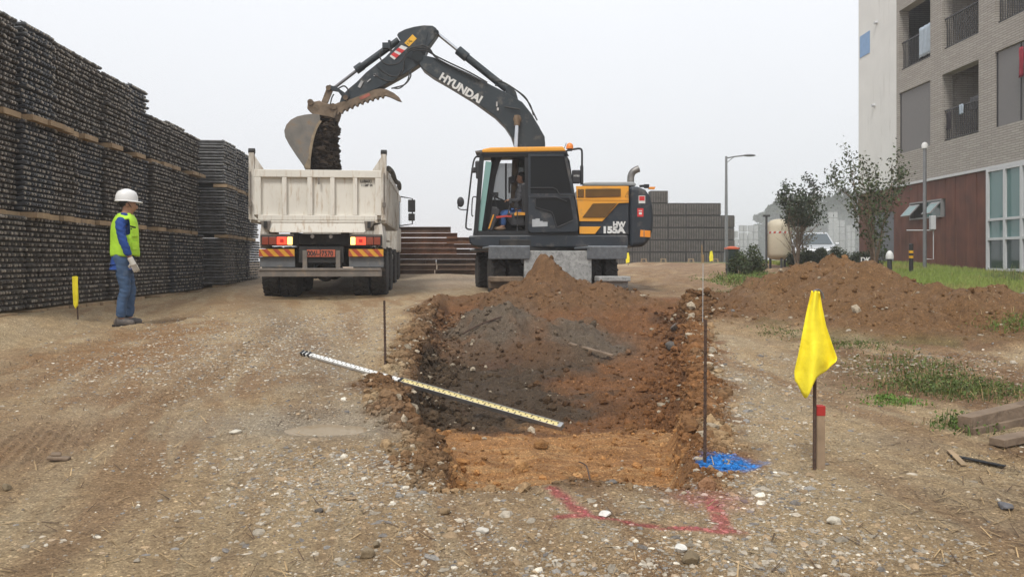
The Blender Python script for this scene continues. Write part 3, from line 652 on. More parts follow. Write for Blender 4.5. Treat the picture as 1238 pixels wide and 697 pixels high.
MB().lathe([(.10, .05), (.105, .12), (.085, .2), (.05, .26), (.01, .28)], (p.x, 22, H)).build('dome', MATS['white_plastic'], t, smooth=50)
p = P(1041, 319, 21.2); t = thing('letter_sign', 'tiny white lettered sign standing in front of the dark hedge', 'sign', (p.x, 21.2, gz(p.x, 21.2)))
MB().bar((p.x+.12, 21.23, gz(p.x, 21.2)), (p.x+.12, 21.23, H+.0), .02, .02).build('post', M_dkmetal, t)
MB().box((p.x+.12, 21.225, H+.02), (.3, .012, .17)).build('board', M_dkmetal, t)
textmesh('lettering', 'DK', .19, MATS['white_plastic'], t, (p.x-.01, 21.212, H-.04), (1, 0, 0), (0, 0, 1), .004)
# kerb between dirt and lawn: separate kerb stones
t = thing('kerb', 'pale concrete kerb edging the lawn on the right', 'kerb', (7.5, 12, .4)); y = 9.2
while y < 15.5:
    x = float(curbx(y)); x2 = float(curbx(y+.95)); zc = gz(x, y, False)+.03
    a = Vector((x, y, zc)); b = Vector((x2, y+.95, gz(x2, y+.95, False)+.03))
    MB().bar(a, b, .15, .22).build('kerb_stone', M_conc, t, bevel=.012); y += .97
# ------------------------------------------------------------------ scaffold-pipe bundles (left wall of stacks)
M_pipe = mat('scaffold_pipe', (.108, .100, .090), .55, metal=.25, var=.35, scale=9, dirt=((.11, .085, .06), .35, 4))
M_pipeB = mat('scaffold_pipe_blue', (.100, .105, .112), .5, metal=.3, var=.3, scale=9, dirt=((.11, .09, .07), .2, 4))
M_pend = mat('pipe_end', (.30, .27, .23), .5, metal=.3, var=.4, scale=30)
M_pipeC = mat('scaffold_pipe_galvanised', (.20, .20, .20), .4, metal=.45, var=.3, scale=9)
M_timber = mat('timber', (.33, .235, .14), .85, var=.3, scale=5, bump=.3, dirt=((.16, .11, .07), .4, 6))
def bundle_mesh(width, seed, length=2.6, rows=18, hgt=1.17):
    r = random.Random(seed); q = MB(); n = int(width/.066); dz = hgt/rows
    for i in range(rows):
        z = .07+dz*(i+.5); off = r.uniform(-.03, .03)+(.02 if i % 2 else -.02)
        # cross-lying angle each second row shows as a dark line; pipes run in X with a swaged collar at the end
        for j in range(n):
            y = (j+.5)*width/n+(.010 if i % 2 else -.010); e = off*.5+r.uniform(-.018, .014)
            q.cyl((-length, y, z), (e-.05, y, z), .021, .021, 6, False)
            q.cyl((e-.06, y, z+r.uniform(-.003, .003)), (e-.012, y, z), .026, .025, 6); k0 = len(q.f)
            q.cyl((e-.012, y, z), (e, y, z), .019, .017, 6)
            if r.random() < .55: q.c += range(k0, len(q.f))
        q.bx(-.05+off*.4, -.036+off*.4, 0, width, z+dz*.34, z+dz*.46)
    q.bx(-length+.05, -.25, .10, width-.10, .08, hgt-.04)
    return q
variants = {}
def bundle(x, y, z, width, rows, label, matr, seed, rz=R(4.6), group='bundles of scaffold pipe in the long stack on the left'):
    key = (round(width, 1), rows, seed % 3)
    if key not in variants:
        qb = bundle_mesh(round(width, 1), seed % 3, rows=rows, hgt=rows*.065); o = qb.build('pipes', matr, None); o.data.materials.append(M_pend)
        for fi in qb.c: o.data.polygons[fi].material_index = 1
        variants[key] = o.data; bpy.data.objects.remove(o)
    t = thing('pipe_bundle', label, 'pipe bundle', (x, y, z), rz, group)
    o = bpy.data.objects.new('pipes', variants[key].copy() if matr is not M_pipe else variants[key]); COL.objects.link(o); o.parent = t; o['kind'] = 'stuff'; RM[o.name] = RM[t.name]
    if matr is not M_pipe: o.data.materials[0] = matr
    return t
def slope_x(Y): return -5.358-.081*Y
ye = [9.05, 10.0, 10.8, 11.5, 12.45, 13.5, 14.35, 15.3, 16.3, 17.2]
nm = ['nearest column at the left frame edge', 'second column from the left frame edge', 'third column from the left', 'fourth column from the left, behind the worker', 'fifth column, just right of the worker', 'sixth column from the left', 'seventh column from the left, with lowered top', 'eighth column from the left', 'ninth column, last before the gap']
lay = ['bottom', 'middle', 'top']
rr = random.Random(5)
for k, (a, b) in enumerate(zip(ye[:-1], ye[1:])):
    for l in range(3):
        rws = 18 if (l < 2 or k < 6) else 13
        rws += rr.choice((0, 0, -1)) if l == 2 and k not in (0,) else 0
        mt = M_pipeB if (k, l) in ((1, 2), (3, 1), (7, 0), (1, 1), (8, 0)) else M_pipe
        y = a+rr.uniform(-.02, .02); x = slope_x(y)+rr.uniform(-.05, .05)+(.06 if l == 0 else 0)
        t = bundle(x, y, .52+l*1.235, b-a-.03, rws, 'dark scaffold pipe bundle, %s layer of the %s' % (lay[l], nm[k]), mt, k*3+l)
        for s0 in ((0, .5) if rr.random() < .6 else (0,)):
            w_ = (b-a)*rr.uniform(.42, .5) if s0 == 0 or True else .4
            MB().box((-.12+rr.uniform(-.04, .1), s0*(b-a)+w_/2, .022), (.34, w_*.96, .07)).build('timber', M_timber, t, world=False)
for k, (a, b) in enumerate(((17.6, 18.65), (18.7, 19.75), (19.9, 21.2))):
    for l in range(3):
        x = slope_x(a)+.42+rr.uniform(-.03, .03)-.05*k
        t = bundle(x, a, .60+l*1.12, b-a-.03, 15 if l == 2 else 16, 'grey scaffold pipe bundle, %s layer, %s beyond the gap beside the truck' % (lay[l], ('first column', 'middle column', 'farthest column')[k]), M_pipeC if k == 0 else M_pipeB, k*3+l+1)
        MB().box((-.1, .4, .022), (.3, .8, .07)).build('timber', M_timber, t, world=False)
# ------------------------------------------------------------------ far stacks of forms behind the excavator
def form_mesh(w, h, seed):
    q = MB(); r = random.Random(seed); n = 7
    for i in range(n):
        x = (i+.5)*w/n; q.bx(x-.035, x+.035, -.03-r.uniform(0, .05), 0, .06, h-.02)
    for j in range(9):
        z = .08+j*(h-.12)/8; q.bx(0, w, 0.0, .05, z-.02, z+.015)
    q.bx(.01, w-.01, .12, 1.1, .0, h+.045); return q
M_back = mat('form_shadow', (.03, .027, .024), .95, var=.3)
M_form = mat('form_steel', (.10, .088, .075), .7, var=.35, scale=4, dirt=((.10, .09, .08), .3, 2))
fv = [form_mesh(1.18, .80, i).build('form_bundle', M_form, None) for i in range(3)]
fm = [o.data for o in fv]
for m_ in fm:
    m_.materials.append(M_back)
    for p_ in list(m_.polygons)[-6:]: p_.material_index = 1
for o in fv: bpy.data.objects.remove(o)
rown = ['bottom', 'second', 'third', 'fourth', 'fifth', 'top']
for r_ in range(6):
    lo = 3 if r_ == 5 else 0; hi = {0: 7, 1: 7, 2: 7, 3: 7, 4: 6, 5: 3}[r_]
    cs = range(0, hi) if r_ < 5 else range(2, 3)
    for c_ in cs:
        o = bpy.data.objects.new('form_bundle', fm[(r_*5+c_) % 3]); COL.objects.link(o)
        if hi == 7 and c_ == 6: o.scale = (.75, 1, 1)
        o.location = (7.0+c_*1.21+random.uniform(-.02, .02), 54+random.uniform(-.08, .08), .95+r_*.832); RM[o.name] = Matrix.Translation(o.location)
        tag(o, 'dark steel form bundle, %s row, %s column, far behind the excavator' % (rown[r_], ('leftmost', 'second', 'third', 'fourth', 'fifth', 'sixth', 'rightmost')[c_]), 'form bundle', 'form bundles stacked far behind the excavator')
# wooden trestles, tiny flags in front of them
for i, px in enumerate((778.5, 802, 835.5, 865)):
    p = P(px, 318.5, 50); t = thing('trestle', 'small wooden trestle, %s of four before the far dark stacks' % ('first', 'second', 'third', 'fourth')[i], 'trestle', (p.x, 50, .97), 0, 'wooden trestles before the far stacks')
    for s in (-1, 1): MB().bar((p.x+s*.2, 50, .97), (p.x+s*.12, 50, 1.28), .07, .09).build('leg', M_timber, t)
    MB().bx(p.x-.17, p.x+.17, 49.93, 50.07, 1.283, 1.34).build('top_rail', M_timber, t)
    MB().bx(p.x-.155, p.x+.155, 49.96, 50.04, 1.07, 1.11).build('stretcher', M_timber, t)
# misty block stacks far behind the hedge
M_block = mat('grey_block', (.30, .30, .30), .9, var=.15, scale=1.5, dirt=((.18, .18, .18), .3, 1))
for i, (x0, x1, yt, d) in enumerate(((884, 893, 279, 234), (894, 904, 272, 236), (905, 917, 272, 240), (1002, 1013, 256, 256), (1008, 1022, 266, 232), (1024, 1034, 272, 230), (968, 988, 285, 238), (878, 889, 290, 220), (990, 1001, 283, 228))):
    a = P(x0, yt, d); b = P(x1, yt, d); t = thing('block_stack', 'misty pale grey stack of blocks beyond the hedge, %s' % ('left by the lamp post', 'second from the lamp post', 'third from the lamp post', 'tallest, before the trees', 'right of the white car', 'nearest the building corner', 'low, above the car roof', 'lowest, at the lamp post foot', 'between car and tallest stack')[i], 'block stack', ((a.x+b.x)/2, d, .97), 0, 'misty block stacks in the distance')
    n = max(2, int((a.z-.97)/1.9))
    for k in range(n):
        z0 = .97+(a.z-.97)*k/n; z1 = .97+(a.z-.97)*(k+1)/n
        for s in range(2):
            xa = a.x+(b.x-a.x)*s/2; xb = a.x+(b.x-a.x)*(s+1)/2; MB().bx(xa+.12, xb-.12, d+random.uniform(-.08, .08), d+1.2, z0+.16, z1-.05).build('block', M_block, t)
# ------------------------------------------------------------------ rusty steel beams behind the truck
M_beam = mat('rusty_beam', (.17, .088, .055), .95, spec=.08, var=.4, scale=3, dirt=((.20, .13, .09), .35, 5), bump=.2)
M_beam2 = mat('dark_beam', (.115, .075, .055), .95, spec=.08, var=.35, scale=3, dirt=((.16, .10, .07), .35, 5), bump=.2)
bspec = [(480, 545, 290, 325, 0), (470, 553, 330, 358, 0), (470, 553.5, 362, 392, 0), (470, 549, 396, 427, 0), (470, 552, 430, 463, 0), (470, 580, 466, 498, 0), (470, 527, 500, 530, .0), (527.5, 564, 500, 530, .05), (470, 527.8, 534, 565, 0), (528.5, 576, 534, 565, 0), (470, 525.3, 568, 605, 0), (526, 574, 568, 605, .04),
         (540, 620, 358, 398, .4), (540, 620, 402, 430, .4), (540, 620, 434, 462, .4), (582, 620, 468, 498, .4), (552, 620, 500, 530, .4), (560, 620, 534, 567, .4), (560, 620, 570, 605, .4)]
bn = ['topmost beam', 'second from the top', 'third from the top', 'fourth from the top', 'fifth from the top', 'long sixth row', 'left half, seventh row', 'right half, seventh row', 'left half, eighth row', 'right half, eighth row', 'left half, bottom row', 'right half, bottom row', 'far right pile, top', 'far right pile, second', 'far right pile, third', 'far right pile, fourth', 'far right pile, fifth', 'far right pile, sixth', 'far right pile, bottom']
for i, (x0, x1, z0, z1, dy) in enumerate(bspec):
    z1 = min([b_[2] for b_ in bspec if b_[2] > z1-1 and b_[0] < x1 and b_[1] > x0]+[z1+3])+.4
    D = 23+dy*2; xl = x0 if x0 > 500 else x0-40
    a = P(xl, 220+z1/5.362, D); b = P(x1, 220+z0/5.362, D); w, th = .075, .017; y = D+random.uniform(-.02, .02)
    q = MB().bx(a.x, b.x, y-w, y+w, a.z+.004, a.z+th).bx(a.x, b.x, y-w, y+w, b.z-th, b.z-.002).bx(a.x+.002, b.x-.002, y-.012, y+.012, a.z+th, b.z-th)
    if i % 3 == 0: q.bx(b.x-.30, b.x-.29, y-w+.004, y+w-.004, a.z+th, b.z-th)
    single(q, 'steel_beam', M_beam if i in (1, 2, 3, 4, 12, 13) else M_beam2, 'rusty I-beam behind the truck, %s' % bn[i], 'steel beam', ((a.x+b.x)/2, y, a.z), 'rusty steel beams piled behind the truck')
# ------------------------------------------------------------------ lamp post
p = P(878, 318, 50); zt = P(878, 189, 50).z
t = thing('street_lamp', 'grey single-arm street lamp rising in the mist left of the small trees', 'street lamp', (p.x, 50, .97))
MB().cyl((p.x, 50, .95), (p.x, 50, zt), .12, .07, 12).build('pole', M_galv, t, smooth=40)
MB().cyl((p.x, 50, .95), (p.x, 50, 1.7), .17, .15, 12).build('base', M_galv, t, smooth=40)
MB().curve([(p.x, 50, zt-.12), (p.x+.5, 50, zt-.02), (p.x+1.1, 50, zt+.05)], .045, 8).curve([(p.x, 50, zt-.45), (p.x+.15, 50, zt-.3), (p.x+.45, 50, zt-.08)], .025, 6).build('arm', M_galv, t, smooth=60)
MB().ell((p.x+1.45, 50, zt+.06), (.42, .13, .08)).build('lamp_head', mat('lamp_head', (.12, .125, .13), .4, metal=.3), t, smooth=60)
# ------------------------------------------------------------------ beige pressure tank, bin, post
p = P(941.5, 318, 25); t = thing('water_tank', 'upright beige cylindrical tank with red and white tape band beside the hedge', 'tank', (p.x, 25, .98)); rr_ = .375
z0 = gz(p.x, 25)-.0; zb = H+.02; ztp = P(0, 265, 25).z
MB().lathe([(.02, zb), (.2, zb+.02), (.33, zb+.09), (rr_, zb+.2), (rr_, ztp-.24), (rr_*.93, ztp-.12), (rr_*.7, ztp-.04), (rr_*.35, ztp), (.02, ztp+.01)], (p.x, 25, 0), n=32).build('shell', mat('beige_paint', (.50, .44, .33), .5, var=.06, scale=2, dirt=((.30, .25, .18), .12, 3)), t, smooth=60)
for a_ in (0.5, 2.6, 4.7): MB().bar((p.x+.26*math.cos(a_), 25+.26*math.sin(a_), z0-.05), (p.x+.26*math.cos(a_), 25+.26*math.sin(a_), zb+.1), .06, .06).build('leg', mat('dark_paint', (.05, .05, .05), .6), t)
zt_ = P(0, 281.5, 25).z
for i in range(30):
    a0, a1 = 2*math.pi*i/30, 2*math.pi*(i+.86)/30; r1 = rr_+.006
    q = MB(); vs = [(p.x+r1*math.cos(a), 25+r1*math.sin(a), zt_+dz+(.02 if k else 0)) for dz in (-.025, .025) for k, a in enumerate((a0, a1))]
    q.add([vs[0], vs[1], vs[3], vs[2]], [(0, 1, 2, 3)]); q.build('tape_dash', mat('red_tape', (.45, .03, .03), .5) if i % 2 else MATS['white_plastic'], t)
MB().tube([(p.x-.42, 24.9, z0), (p.x-.42, 24.9, P(0, 262, 25).z)], .035, 8).box((p.x-.42, 24.9, P(0, 261, 25).z), (.2, .1, .06)).build('pipe', MATS['dark_paint'], t, smooth=40)
p = P(884, 322, 22); zg = gz(p.x, 22); t = thing('rubbish_bin', 'dark green bin with orange lid left of the round bush', 'bin', (p.x, 22, zg))
MB().box((p.x+.02, 22, (zg+H+.31)/2), (.26, .30, H+.31-zg), taper=(1.12, 1.1)).build('bin_body', mat('bin_green', (.018, .03, .026), .5), t, bevel=.01)
MB().box((p.x+.02, 22, H+.34), (.34, .36, .05)).ell((p.x+.02, 22, H+.36), (.15, .16, .04)).build('lid', mat('bin_orange', (.50, .10, .04), .5), t, bevel=.01)
# ------------------------------------------------------------------ dump truck, seen from behind
TY = 14.9; TX = (384.5-619)/F*TY; zt = gz(TX, 17, False); zt = H-(362.5-315)/F*TY
T = thing('dump_truck', 'dirty white dump truck seen from behind with lit tail lights under the excavator bucket', 'truck', (TX, TY, zt), R(5.2))
M_tw = mat('truck_white', (.66, .63, .56), .55, var=.06, scale=1.5, dirt=((.36, .24, .13), .33, 2.6), streak=(5, 5, .7))
M_tw2 = mat('truck_white_side', (.58, .55, .49), .6, var=.1, scale=2, dirt=((.26, .19, .12), .5, 2.5), streak=(4, 4, .8))
M_ch = mat('chassis_black', (.022, .021, .02), .7, var=.3, dirt=((.10, .08, .06), .3, 4))
M_tyre = mat('tyre_rubber', (.028, .026, .024), .9, var=.3, scale=10, bump=.4, bscale=25, dirt=((.12, .095, .07), .25, 5))
M_gs = mat('grey_steel', (.17, .15, .13), .7, metal=.2, var=.2, dirt=((.25, .19, .13), .3, 6))
M_mf = mat('mud_flap', (.12, .125, .13), .7, var=.15, dirt=((.25, .21, .16), .3, 5))
B = lambda q, n, m, p=None, **k: q.build(n, m, p or T, world=False, **k)
BW, ZB, ZTb, BL = 1.22, 1.50, 2.44, 4.1
# tailgate: plate, rails, stiles with recessed fields between them
tg = MB().bx(-1.17, 1.17, .075, .10, ZB+.02, ZTb-.02)
tg.bx(-1.19, 1.19, 0, .075, ZTb-.14, ZTb).bx(-1.10, 1.10, 0, .075, ZB, ZB+.09)
xs = [-1.19, -1.05, -.665, -.58, -.20, -.105, .22, .305, .64, .725, 1.06, 1.19]
for i in range(0, 12, 2): tg.bx(xs[i], xs[i+1], .004, .075, ZB+.09, ZTb-.14)
tgo = B(tg, 'tailgate', M_tw, bevel=.008)
B(MB().prism([(-1.19, .01, ZB+.09), (-1.10, .01, ZB+.0), (-1.19, .01, ZB+.0)], (0, .06, 0)), 'corner_plate', M_tw, tgo)
B(MB().prism([(-1.08, -.0, ZB-.004), (1.08, 0, ZB-.004), (.86, -.05, ZB-.235), (-.86, -.05, ZB-.235)], (0, .10, 0)), 'lower_apron', M_tw, bevel=.006)
B(MB().bx(-1.10, 1.10, -.02, .0-.004, ZB-.045, ZB-.008), 'rail', M_tw)
B(MB().bx(.0, .03, -.012, .003, ZTb-.27, ZTb-.15), 'latch', M_gs, tgo)
textmesh('lettering', 'LOVAX2', .075, M_ch, T, (0, 0, 0), (1, 0, 0), (0, 0, 1)) if False else None
def ttext(body, size, x, y, z, m, par, bold=0, sx=1, name='lettering'):
    RM['_l'] = RM[T.name]; xd = (RM[T.name].to_3x3() @ Vector((1, 0, 0))); o = RM[T.name] @ Vector((x, y, z))
    return textmesh(name, body, size, m, par, o, xd, (0, 0, 1), bold, .003, sx)
ttext('LUBAX1', .075, .775, .070, ZTb-.225, M_ch, tgo, .002, .8); ttext('11.5M³ 04', .065, .79, .070, ZTb-.295, M_ch, tgo, .001, .8)
# body box
for s, nm_ in ((-1, 'side_wall'), (1, 'side_wall')):
    q = MB().bx(s*BW-.03, s*BW+.03, .10, BL, ZB-.05, ZTb-.02).bx(s*(BW+.035)-.04, s*(BW+.035)+.04, .10, BL, ZTb-.12, ZTb+.0)
    for i in range(8): q.bx(s*(BW+.05)-.022, s*(BW+.05)+.022, .2+i*.52, .29+i*.52, ZB-.04, ZTb-.12)
    B(q, nm_, M_tw2, bevel=.006)
    B(MB().bx(s*BW-.05, s*BW+.05, -.01, .08, ZB+.0, ZTb+.32).prism([(s*(BW-.05), .02, ZTb), (s*(BW-.22), .02, ZTb), (s*(BW-.05), .02, ZTb+.26)], (0, .04, 0)), 'corner_post', M_tw2, bevel=.008)
    B(MB().lathe([(.01, -.06), (.055, -.055), (.055, .055), (.01, .06)], (s*BW, .035, ZTb+.34), 'x', 12), 'hinge', M_ch, smooth=40)
    B(MB().cyl((s*(BW+.01), -.05, ZB+.1), (s*(BW+.01), -.05, ZTb-.05), .012).bx(s*(BW+.01)-.03, s*(BW+.01)+.03, -.07, .0, ZB+.25, ZB+.33), 'latch_rod', M_gs)
    B(MB().prism([(s*.86, -.055, ZB-.02), (s*1.06, -.055, ZB-.02), (s*.96, -.055, ZB-.19), (s*.88, -.055, ZB-.19)], (0, .03, 0)), 'hinge_bracket', M_gs)
    B(MB().bx(s*.95-.03, s*.95+.03, -.075, -.058, ZB-.15, ZB-.03), 'hook', M_ch)
# rolled tarpaulin on the side walls
B(MB().curve([(BW+.08, .1, ZTb+.05), (BW+.09, 1.2, ZTb+.09), (BW+.08, 2.4, ZTb+.05), (BW+.1, 3.6, ZTb+.1), (BW+.08, 4.2, ZTb+.04)], .055, 8, 5), 'rolled_tarpaulin', mat('tarpaulin', (.09, .085, .075), .9, var=.4, scale=12, bump=.8, bscale=18), smooth=60)
B(MB().bx(-BW-.03, BW+.03, BL, BL+.06, ZB, ZTb).bx(-BW, BW, .12, BL, ZB-.05, ZB), 'body_floor', M_tw2)
B(MB().bx(-.55, -.40, .2, 7, 1.02, 1.27).bx(.40, .55, .2, 7, 1.02, 1.27).bx(-.5, .5, .25, .35, 1.05, 1.25).bx(-.5, .5, 2.6, 2.8, .95, 1.22).bx(-.42, .42, 3.4, 6.5, .6, 1.25), 'chassis', M_ch)
CX = .07
# lamps
M_red = mat('red_lens', (.5, .02, .01), .3, emit=((1, .10, .04), 1.1), var=0); M_yel = mat('lit_bulb', (.9, .7, .3), .3, emit=((1, .58, .16), 1.9), var=0)
M_am = mat('amber_lens', (.24, .045, .02), .3, var=.1)
for s in (-1, 1):
    c0 = CX+s*.82
    lp = B(MB().bx(c0-.30, c0+.30, -.02, .06, 1.015, 1.205), 'tail_light', M_ch)
    xa = lambda u: CX+s*u
    for n_, m_, u0, u1 in (('bulb', M_yel, .535, .625), ('red_lens', M_red, .635, .82), ('amber_lens', M_am, .83, .96), ('amber_lens', M_am, .97, 1.09)):
        a, b = sorted((xa(u0), xa(u1))); B(MB().bx(a, b, -.045, -.02, 1.035, 1.18), n_, m_, lp, bevel=.006)
    B(MB().bx(*sorted((xa(.69), xa(.76))), -.052, -.045, 1.075, 1.14), 'inner_ring', mat('red_ring', (.3, .01, .01), .3, emit=((1, .03, .02), .35), var=0), lp)
    B(MB().bx(*sorted((xa(.52), xa(1.12))), -.015, .05, 1.2, 1.235), 'lamp_bracket', M_gs)
    # striped reflector plate: each stripe a slanted piece
    pl = B(MB().bx(*sorted((xa(.50), xa(1.145))), -.03, .0, .815, .955), 'reflector_plate', mat('stripe_yellow', (.60, .30, .03), .5, var=.06, dirt=((.2, .15, .1), .2, 6)))
    x0, x1 = sorted((xa(.50), xa(1.145))); zb_, zt_2 = .818, .952; step = (x1-x0)/3.3; k = 0
    for k in range(-1, 4):
        u = x0+k*step+.05; pg = [(u, zt_2), (u+step*.5, zt_2), (u+step*.5+.13, zb_), (u+.13, zb_)]
        pg = [(min(max(a, x0+.003), x1-.003), b) for a, b in pg]
        if max(a for a, b in pg)-min(a for a, b in pg) > .02: B(MB().prism([(a, -.034, b) for a, b in pg], (0, .005, 0)), 'red_stripe', mat('stripe_red', (.36, .055, .03), .5, var=.1, dirt=((.2, .15, .1), .2, 6)), pl)
    B(MB().bx(*sorted((xa(.50), xa(1.145))), .03, .045, .62, .81), 'mud_flap', M_mf)
    B(MB().bx(*sorted((xa(.265), xa(.345))), -.06, .05, .60, .93), 'bumper_bracket', M_gs)
    B(MB().prism([(xa(1.11), .02, 1.44), (xa(1.14), .02, 1.20), (xa(1.14), .02, .97), (xa(.97), .02, 1.20), (xa(.97), .02, 1.40)], (0, .9, 0)), 'rear_fender', M_tw2)
    B(MB().cyl((xa(.17), .0, 1.19), (xa(.17), -.04, 1.19), .035), 'work_lamp', M_gs)
B(MB().bx(CX-1.15, CX+1.12, -.10, -.02, .44, .58).bx(CX-1.13, CX+1.10, -.12, -.02, .555, .60), 'underrun_bar', M_gs, bevel=.008)
pp = B(MB().bx(CX-.29, CX+.27, -.03, -.01, .80, .955), 'plate_holder', M_ch)
B(MB().bx(CX-.27, CX+.25, -.042, -.03, .81, .945), 'number_plate', mat('plate_orange', (.46, .11, .06), .5, var=.08), pp)
ttext('006나7570', .135, CX-.262, -.046, .828, M_ch, pp, .003, .80)
B(MB().bx(CX-.42, CX+.40, .0, .03, .70, 1.0), 'rear_crossmember', M_ch)
# wheels
def wheel(x, y, r, w, par=None, n=30, name='wheel'):
    q = MB().lathe([(r*.55, -w/2), (r*.93, -w/2), (r, -w*.38), (r, w*.38), (r*.93, w/2), (r*.55, w/2)], (x, y, r), 'x', 36)
    o = B(q, name, M_tyre, par, smooth=30)
    for k in range(n):        # tread lugs
        a = 2*math.pi*k/n
        for s in (-1, 1):
            c = Vector((x+s*w*.24, y+(r+.004)*math.cos(a+s*.05), r+(r+.004)*math.sin(a+s*.05)))
            if k == 0 and s == -1: lug = MB()
            lug.box(c, (w*.46, r*.13, .022), Euler((a+math.pi/2, 0, 0)).to_matrix() @ Euler((0, 0, s*.5)).to_matrix())
    lo = B(lug, 'tread', M_tyre, o, kind='stuff'); 
    B(MB().lathe([(.02, -w*.3), (r*.2, -w*.32), (r*.25, -w*.15), (r*.52, -w*.1), (r*.56, -w*.46), (r*.56, w*.46), (r*.52, w*.1), (r*.25, w*.15), (r*.2, w*.32), (.02, w*.3)], (x, y, r), 'x', 24), 'rim', mat('rim_dirty', (.19, .17, .14), .6, var=.2, dirt=((.2, .15, .1), .4, 5)), o, smooth=40)
for y in (1.0, 2.3):
    for x in (-1.04, -.70, .70, 1.04): wheel(CX*.6+x, y, .50, .30)
for y in (4.6, 6.2):
    for x in (-1.05, 1.05): wheel(x, y, .50, .30)
B(MB().cyl((-1, 1.0, .5), (1, 1.0, .5), .07).cyl((-1, 2.3, .5), (1, 2.3, .5), .07).ell((0, 1.0, .52), (.2, .22, .2)).ell((0, 2.3, .52), (.2, .22, .2)), 'axle', M_ch, smooth=40)
# side guard, tank, cab and mirrors further forward
B(MB().bx(1.13, 1.16, 2.9, 4.0, .55, .66).bx(1.13, 1.16, 2.9, 4.0, .78, .89).bx(.7, 1.1, 3.0, 3.9, .5, 1.0), 'side_guard', M_tw2)
for y in (1.0, 2.3): B(MB().curve([(1.05, y-.62, .72), (1.05, y-.38, 1.06), (1.05, y, 1.17), (1.05, y+.38, 1.06), (1.05, y+.62, .72)], .03, 6).bx(.85, 1.2, y-.3, y+.3, 1.15, 1.17), 'mudguard', M_tw2)
cab_ = B(MB().bx(-1.2, 1.2, 5.4, 7.2, .95, 2.55).bx(-1.05, 1.05, 5.5, 7.1, 2.55, 2.7), 'cab', M_tw2, bevel=.06)
B(MB().bx(-.9, .9, 5.385, 5.40, 1.7, 2.3), 'rear_window', M_glassD, cab_)
B(MB().bx(-1.22, -1.2, 6.0, 6.9, 1.6, 2.3).bx(1.2, 1.22, 6.0, 6.9, 1.6, 2.3), 'side_window', M_glassD, cab_)
mr_ = B(MB().tube([(1.2, 6.9, 2.5), (1.52, 6.95, 2.45), (1.52, 6.95, 1.75), (1.2, 6.9, 1.7)], .018, 6), 'mirror_arm', M_ch, cab_, smooth=50)
B(MB().bx(1.40, 1.60, 6.9, 7.0, 2.08, 2.42), 'mirror', M_ch, cab_, bevel=.02); B(MB().bx(1.41, 1.59, 6.9, 7.0, 1.84, 2.04), 'mirror', M_ch, cab_, bevel=.02)
B(MB().bx(-1.60, -1.40, 6.9, 7.0, 1.9, 2.42), 'mirror', M_ch, cab_, bevel=.02)
# ------------------------------------------------------------------ wheeled excavator
M_navy = mat('excavator_charcoal', (.012, .018, .026), .42, var=.12, scale=3, dirt=((.12, .105, .09), .30, 3.5), spec=.5)
M_boom = mat('boom_charcoal', (.019, .028, .035), .45, var=.12, scale=3, dirt=((.13, .12, .105), .28, 4))
M_yl = mat('excavator_yellow', (.72, .32, .03), .45, var=.05, scale=2, dirt=((.34, .21, .09), .28, 4))
M_blk = mat('cab_black', (.012, .013, .015), .45, var=.1)
M_cg = glass_mat('cab_glass', (.10, .15, .15), .05, .55); M_tint = glass_mat('cab_tint', (.006, .007, .008), .25); M_tint.node_tree.nodes['Principled BSDF'].inputs['Specular IOR Level'].default_value = .2
M_teal = glass_mat('windshield', (.18, .34, .31), .08, .93)
M_chrome = mat('chrome_rod', (.60, .62, .65), .2, metal=.9, var=.05)
M_mudst = mat('muddy_steel', (.17, .125, .085), .85, metal=.1, var=.35, scale=7, bump=.5, bscale=30, dirt=((.09, .06, .04), .35, 6))
M_bucket = mat('bucket_steel', (.18, .165, .145), .6, metal=.35, var=.22, scale=4, bump=.15, dirt=((.22, .14, .07), .35, 4))
M_load = mat('dark_soil', (.045, .032, .022), .97, var=.5, scale=12, bump=1., bscale=30, spec=.1)
M_wht = mat('decal_white', (.62, .62, .60), .6, var=.08)
M_splash = mat('splashed_paint', (.30, .30, .29), .75, var=.25, scale=14, dirt=((.10, .10, .10), .35, 22), bump=.3)
M_fend = mat('grey_blue_paint', (.15, .165, .18), .6, var=.2, scale=12, dirt=((.32, .31, .29), .25, 26))
YN, YC, YFr = 16.2, 17.45, 18.7
E = thing('wheeled_excavator', 'dark grey and yellow wheeled excavator with raised arm emptying its bucket into the truck', 'excavator', (1.2, 17.2, gz(1.0, 17.2, False)))
p2 = lambda x, y, Y=YN: P(530+x/3.167, 150+y/3.167, Y)
p1 = lambda x, y, Y=YC: P(330+x/3.318, 10+y/3.318, Y)
def pr(pts, f, y0, y1): return MB().prism([f(x, y, y0) for x, y in pts], (0, y1-y0, 0))
EB = lambda q, n, m, p=None, **k: q.build(n, m, p or E, **k)
EB(pr([(116, 428), (119, 455), (135, 466), (185, 472), (728, 472), (728, 424), (500, 424), (150, 424)], p2, YN, YFr), 'upper_frame', M_navy, bevel=.03)
EB(pr([(732, 236), (765, 238), (795, 250), (812, 275), (821, 310), (824, 360), (822, 405), (812, 440), (790, 468), (732, 472)], p2, YN+.02, YFr-.02), 'counterweight', M_navy, bevel=.09, seg=4)
cwt = [o for o in E.children if o.name.startswith('counterweight')][0]
EB(pr([(540, 240), (730, 240), (730, 424), (540, 424)], p2, YN+.05, YFr-.05), 'engine_hood', M_navy, bevel=.03)
yp = EB(pr([(527, 237), (729, 237), (729, 301), (690, 303), (628, 372), (540, 372), (531, 300)], p2, YN+.02, YN+.05), 'side_panel', M_yl, bevel=.008)
EB(pr([(540, 392), (622, 392), (600, 420), (540, 420)], p2, YN+.02, YN+.05), 'lower_panel', M_yl, bevel=.006)
EB(pr([(528, 283), (729, 286), (729, 292), (528, 289)], p2, YN+.008, YN+.02), 'panel_crease', M_yl, yp)
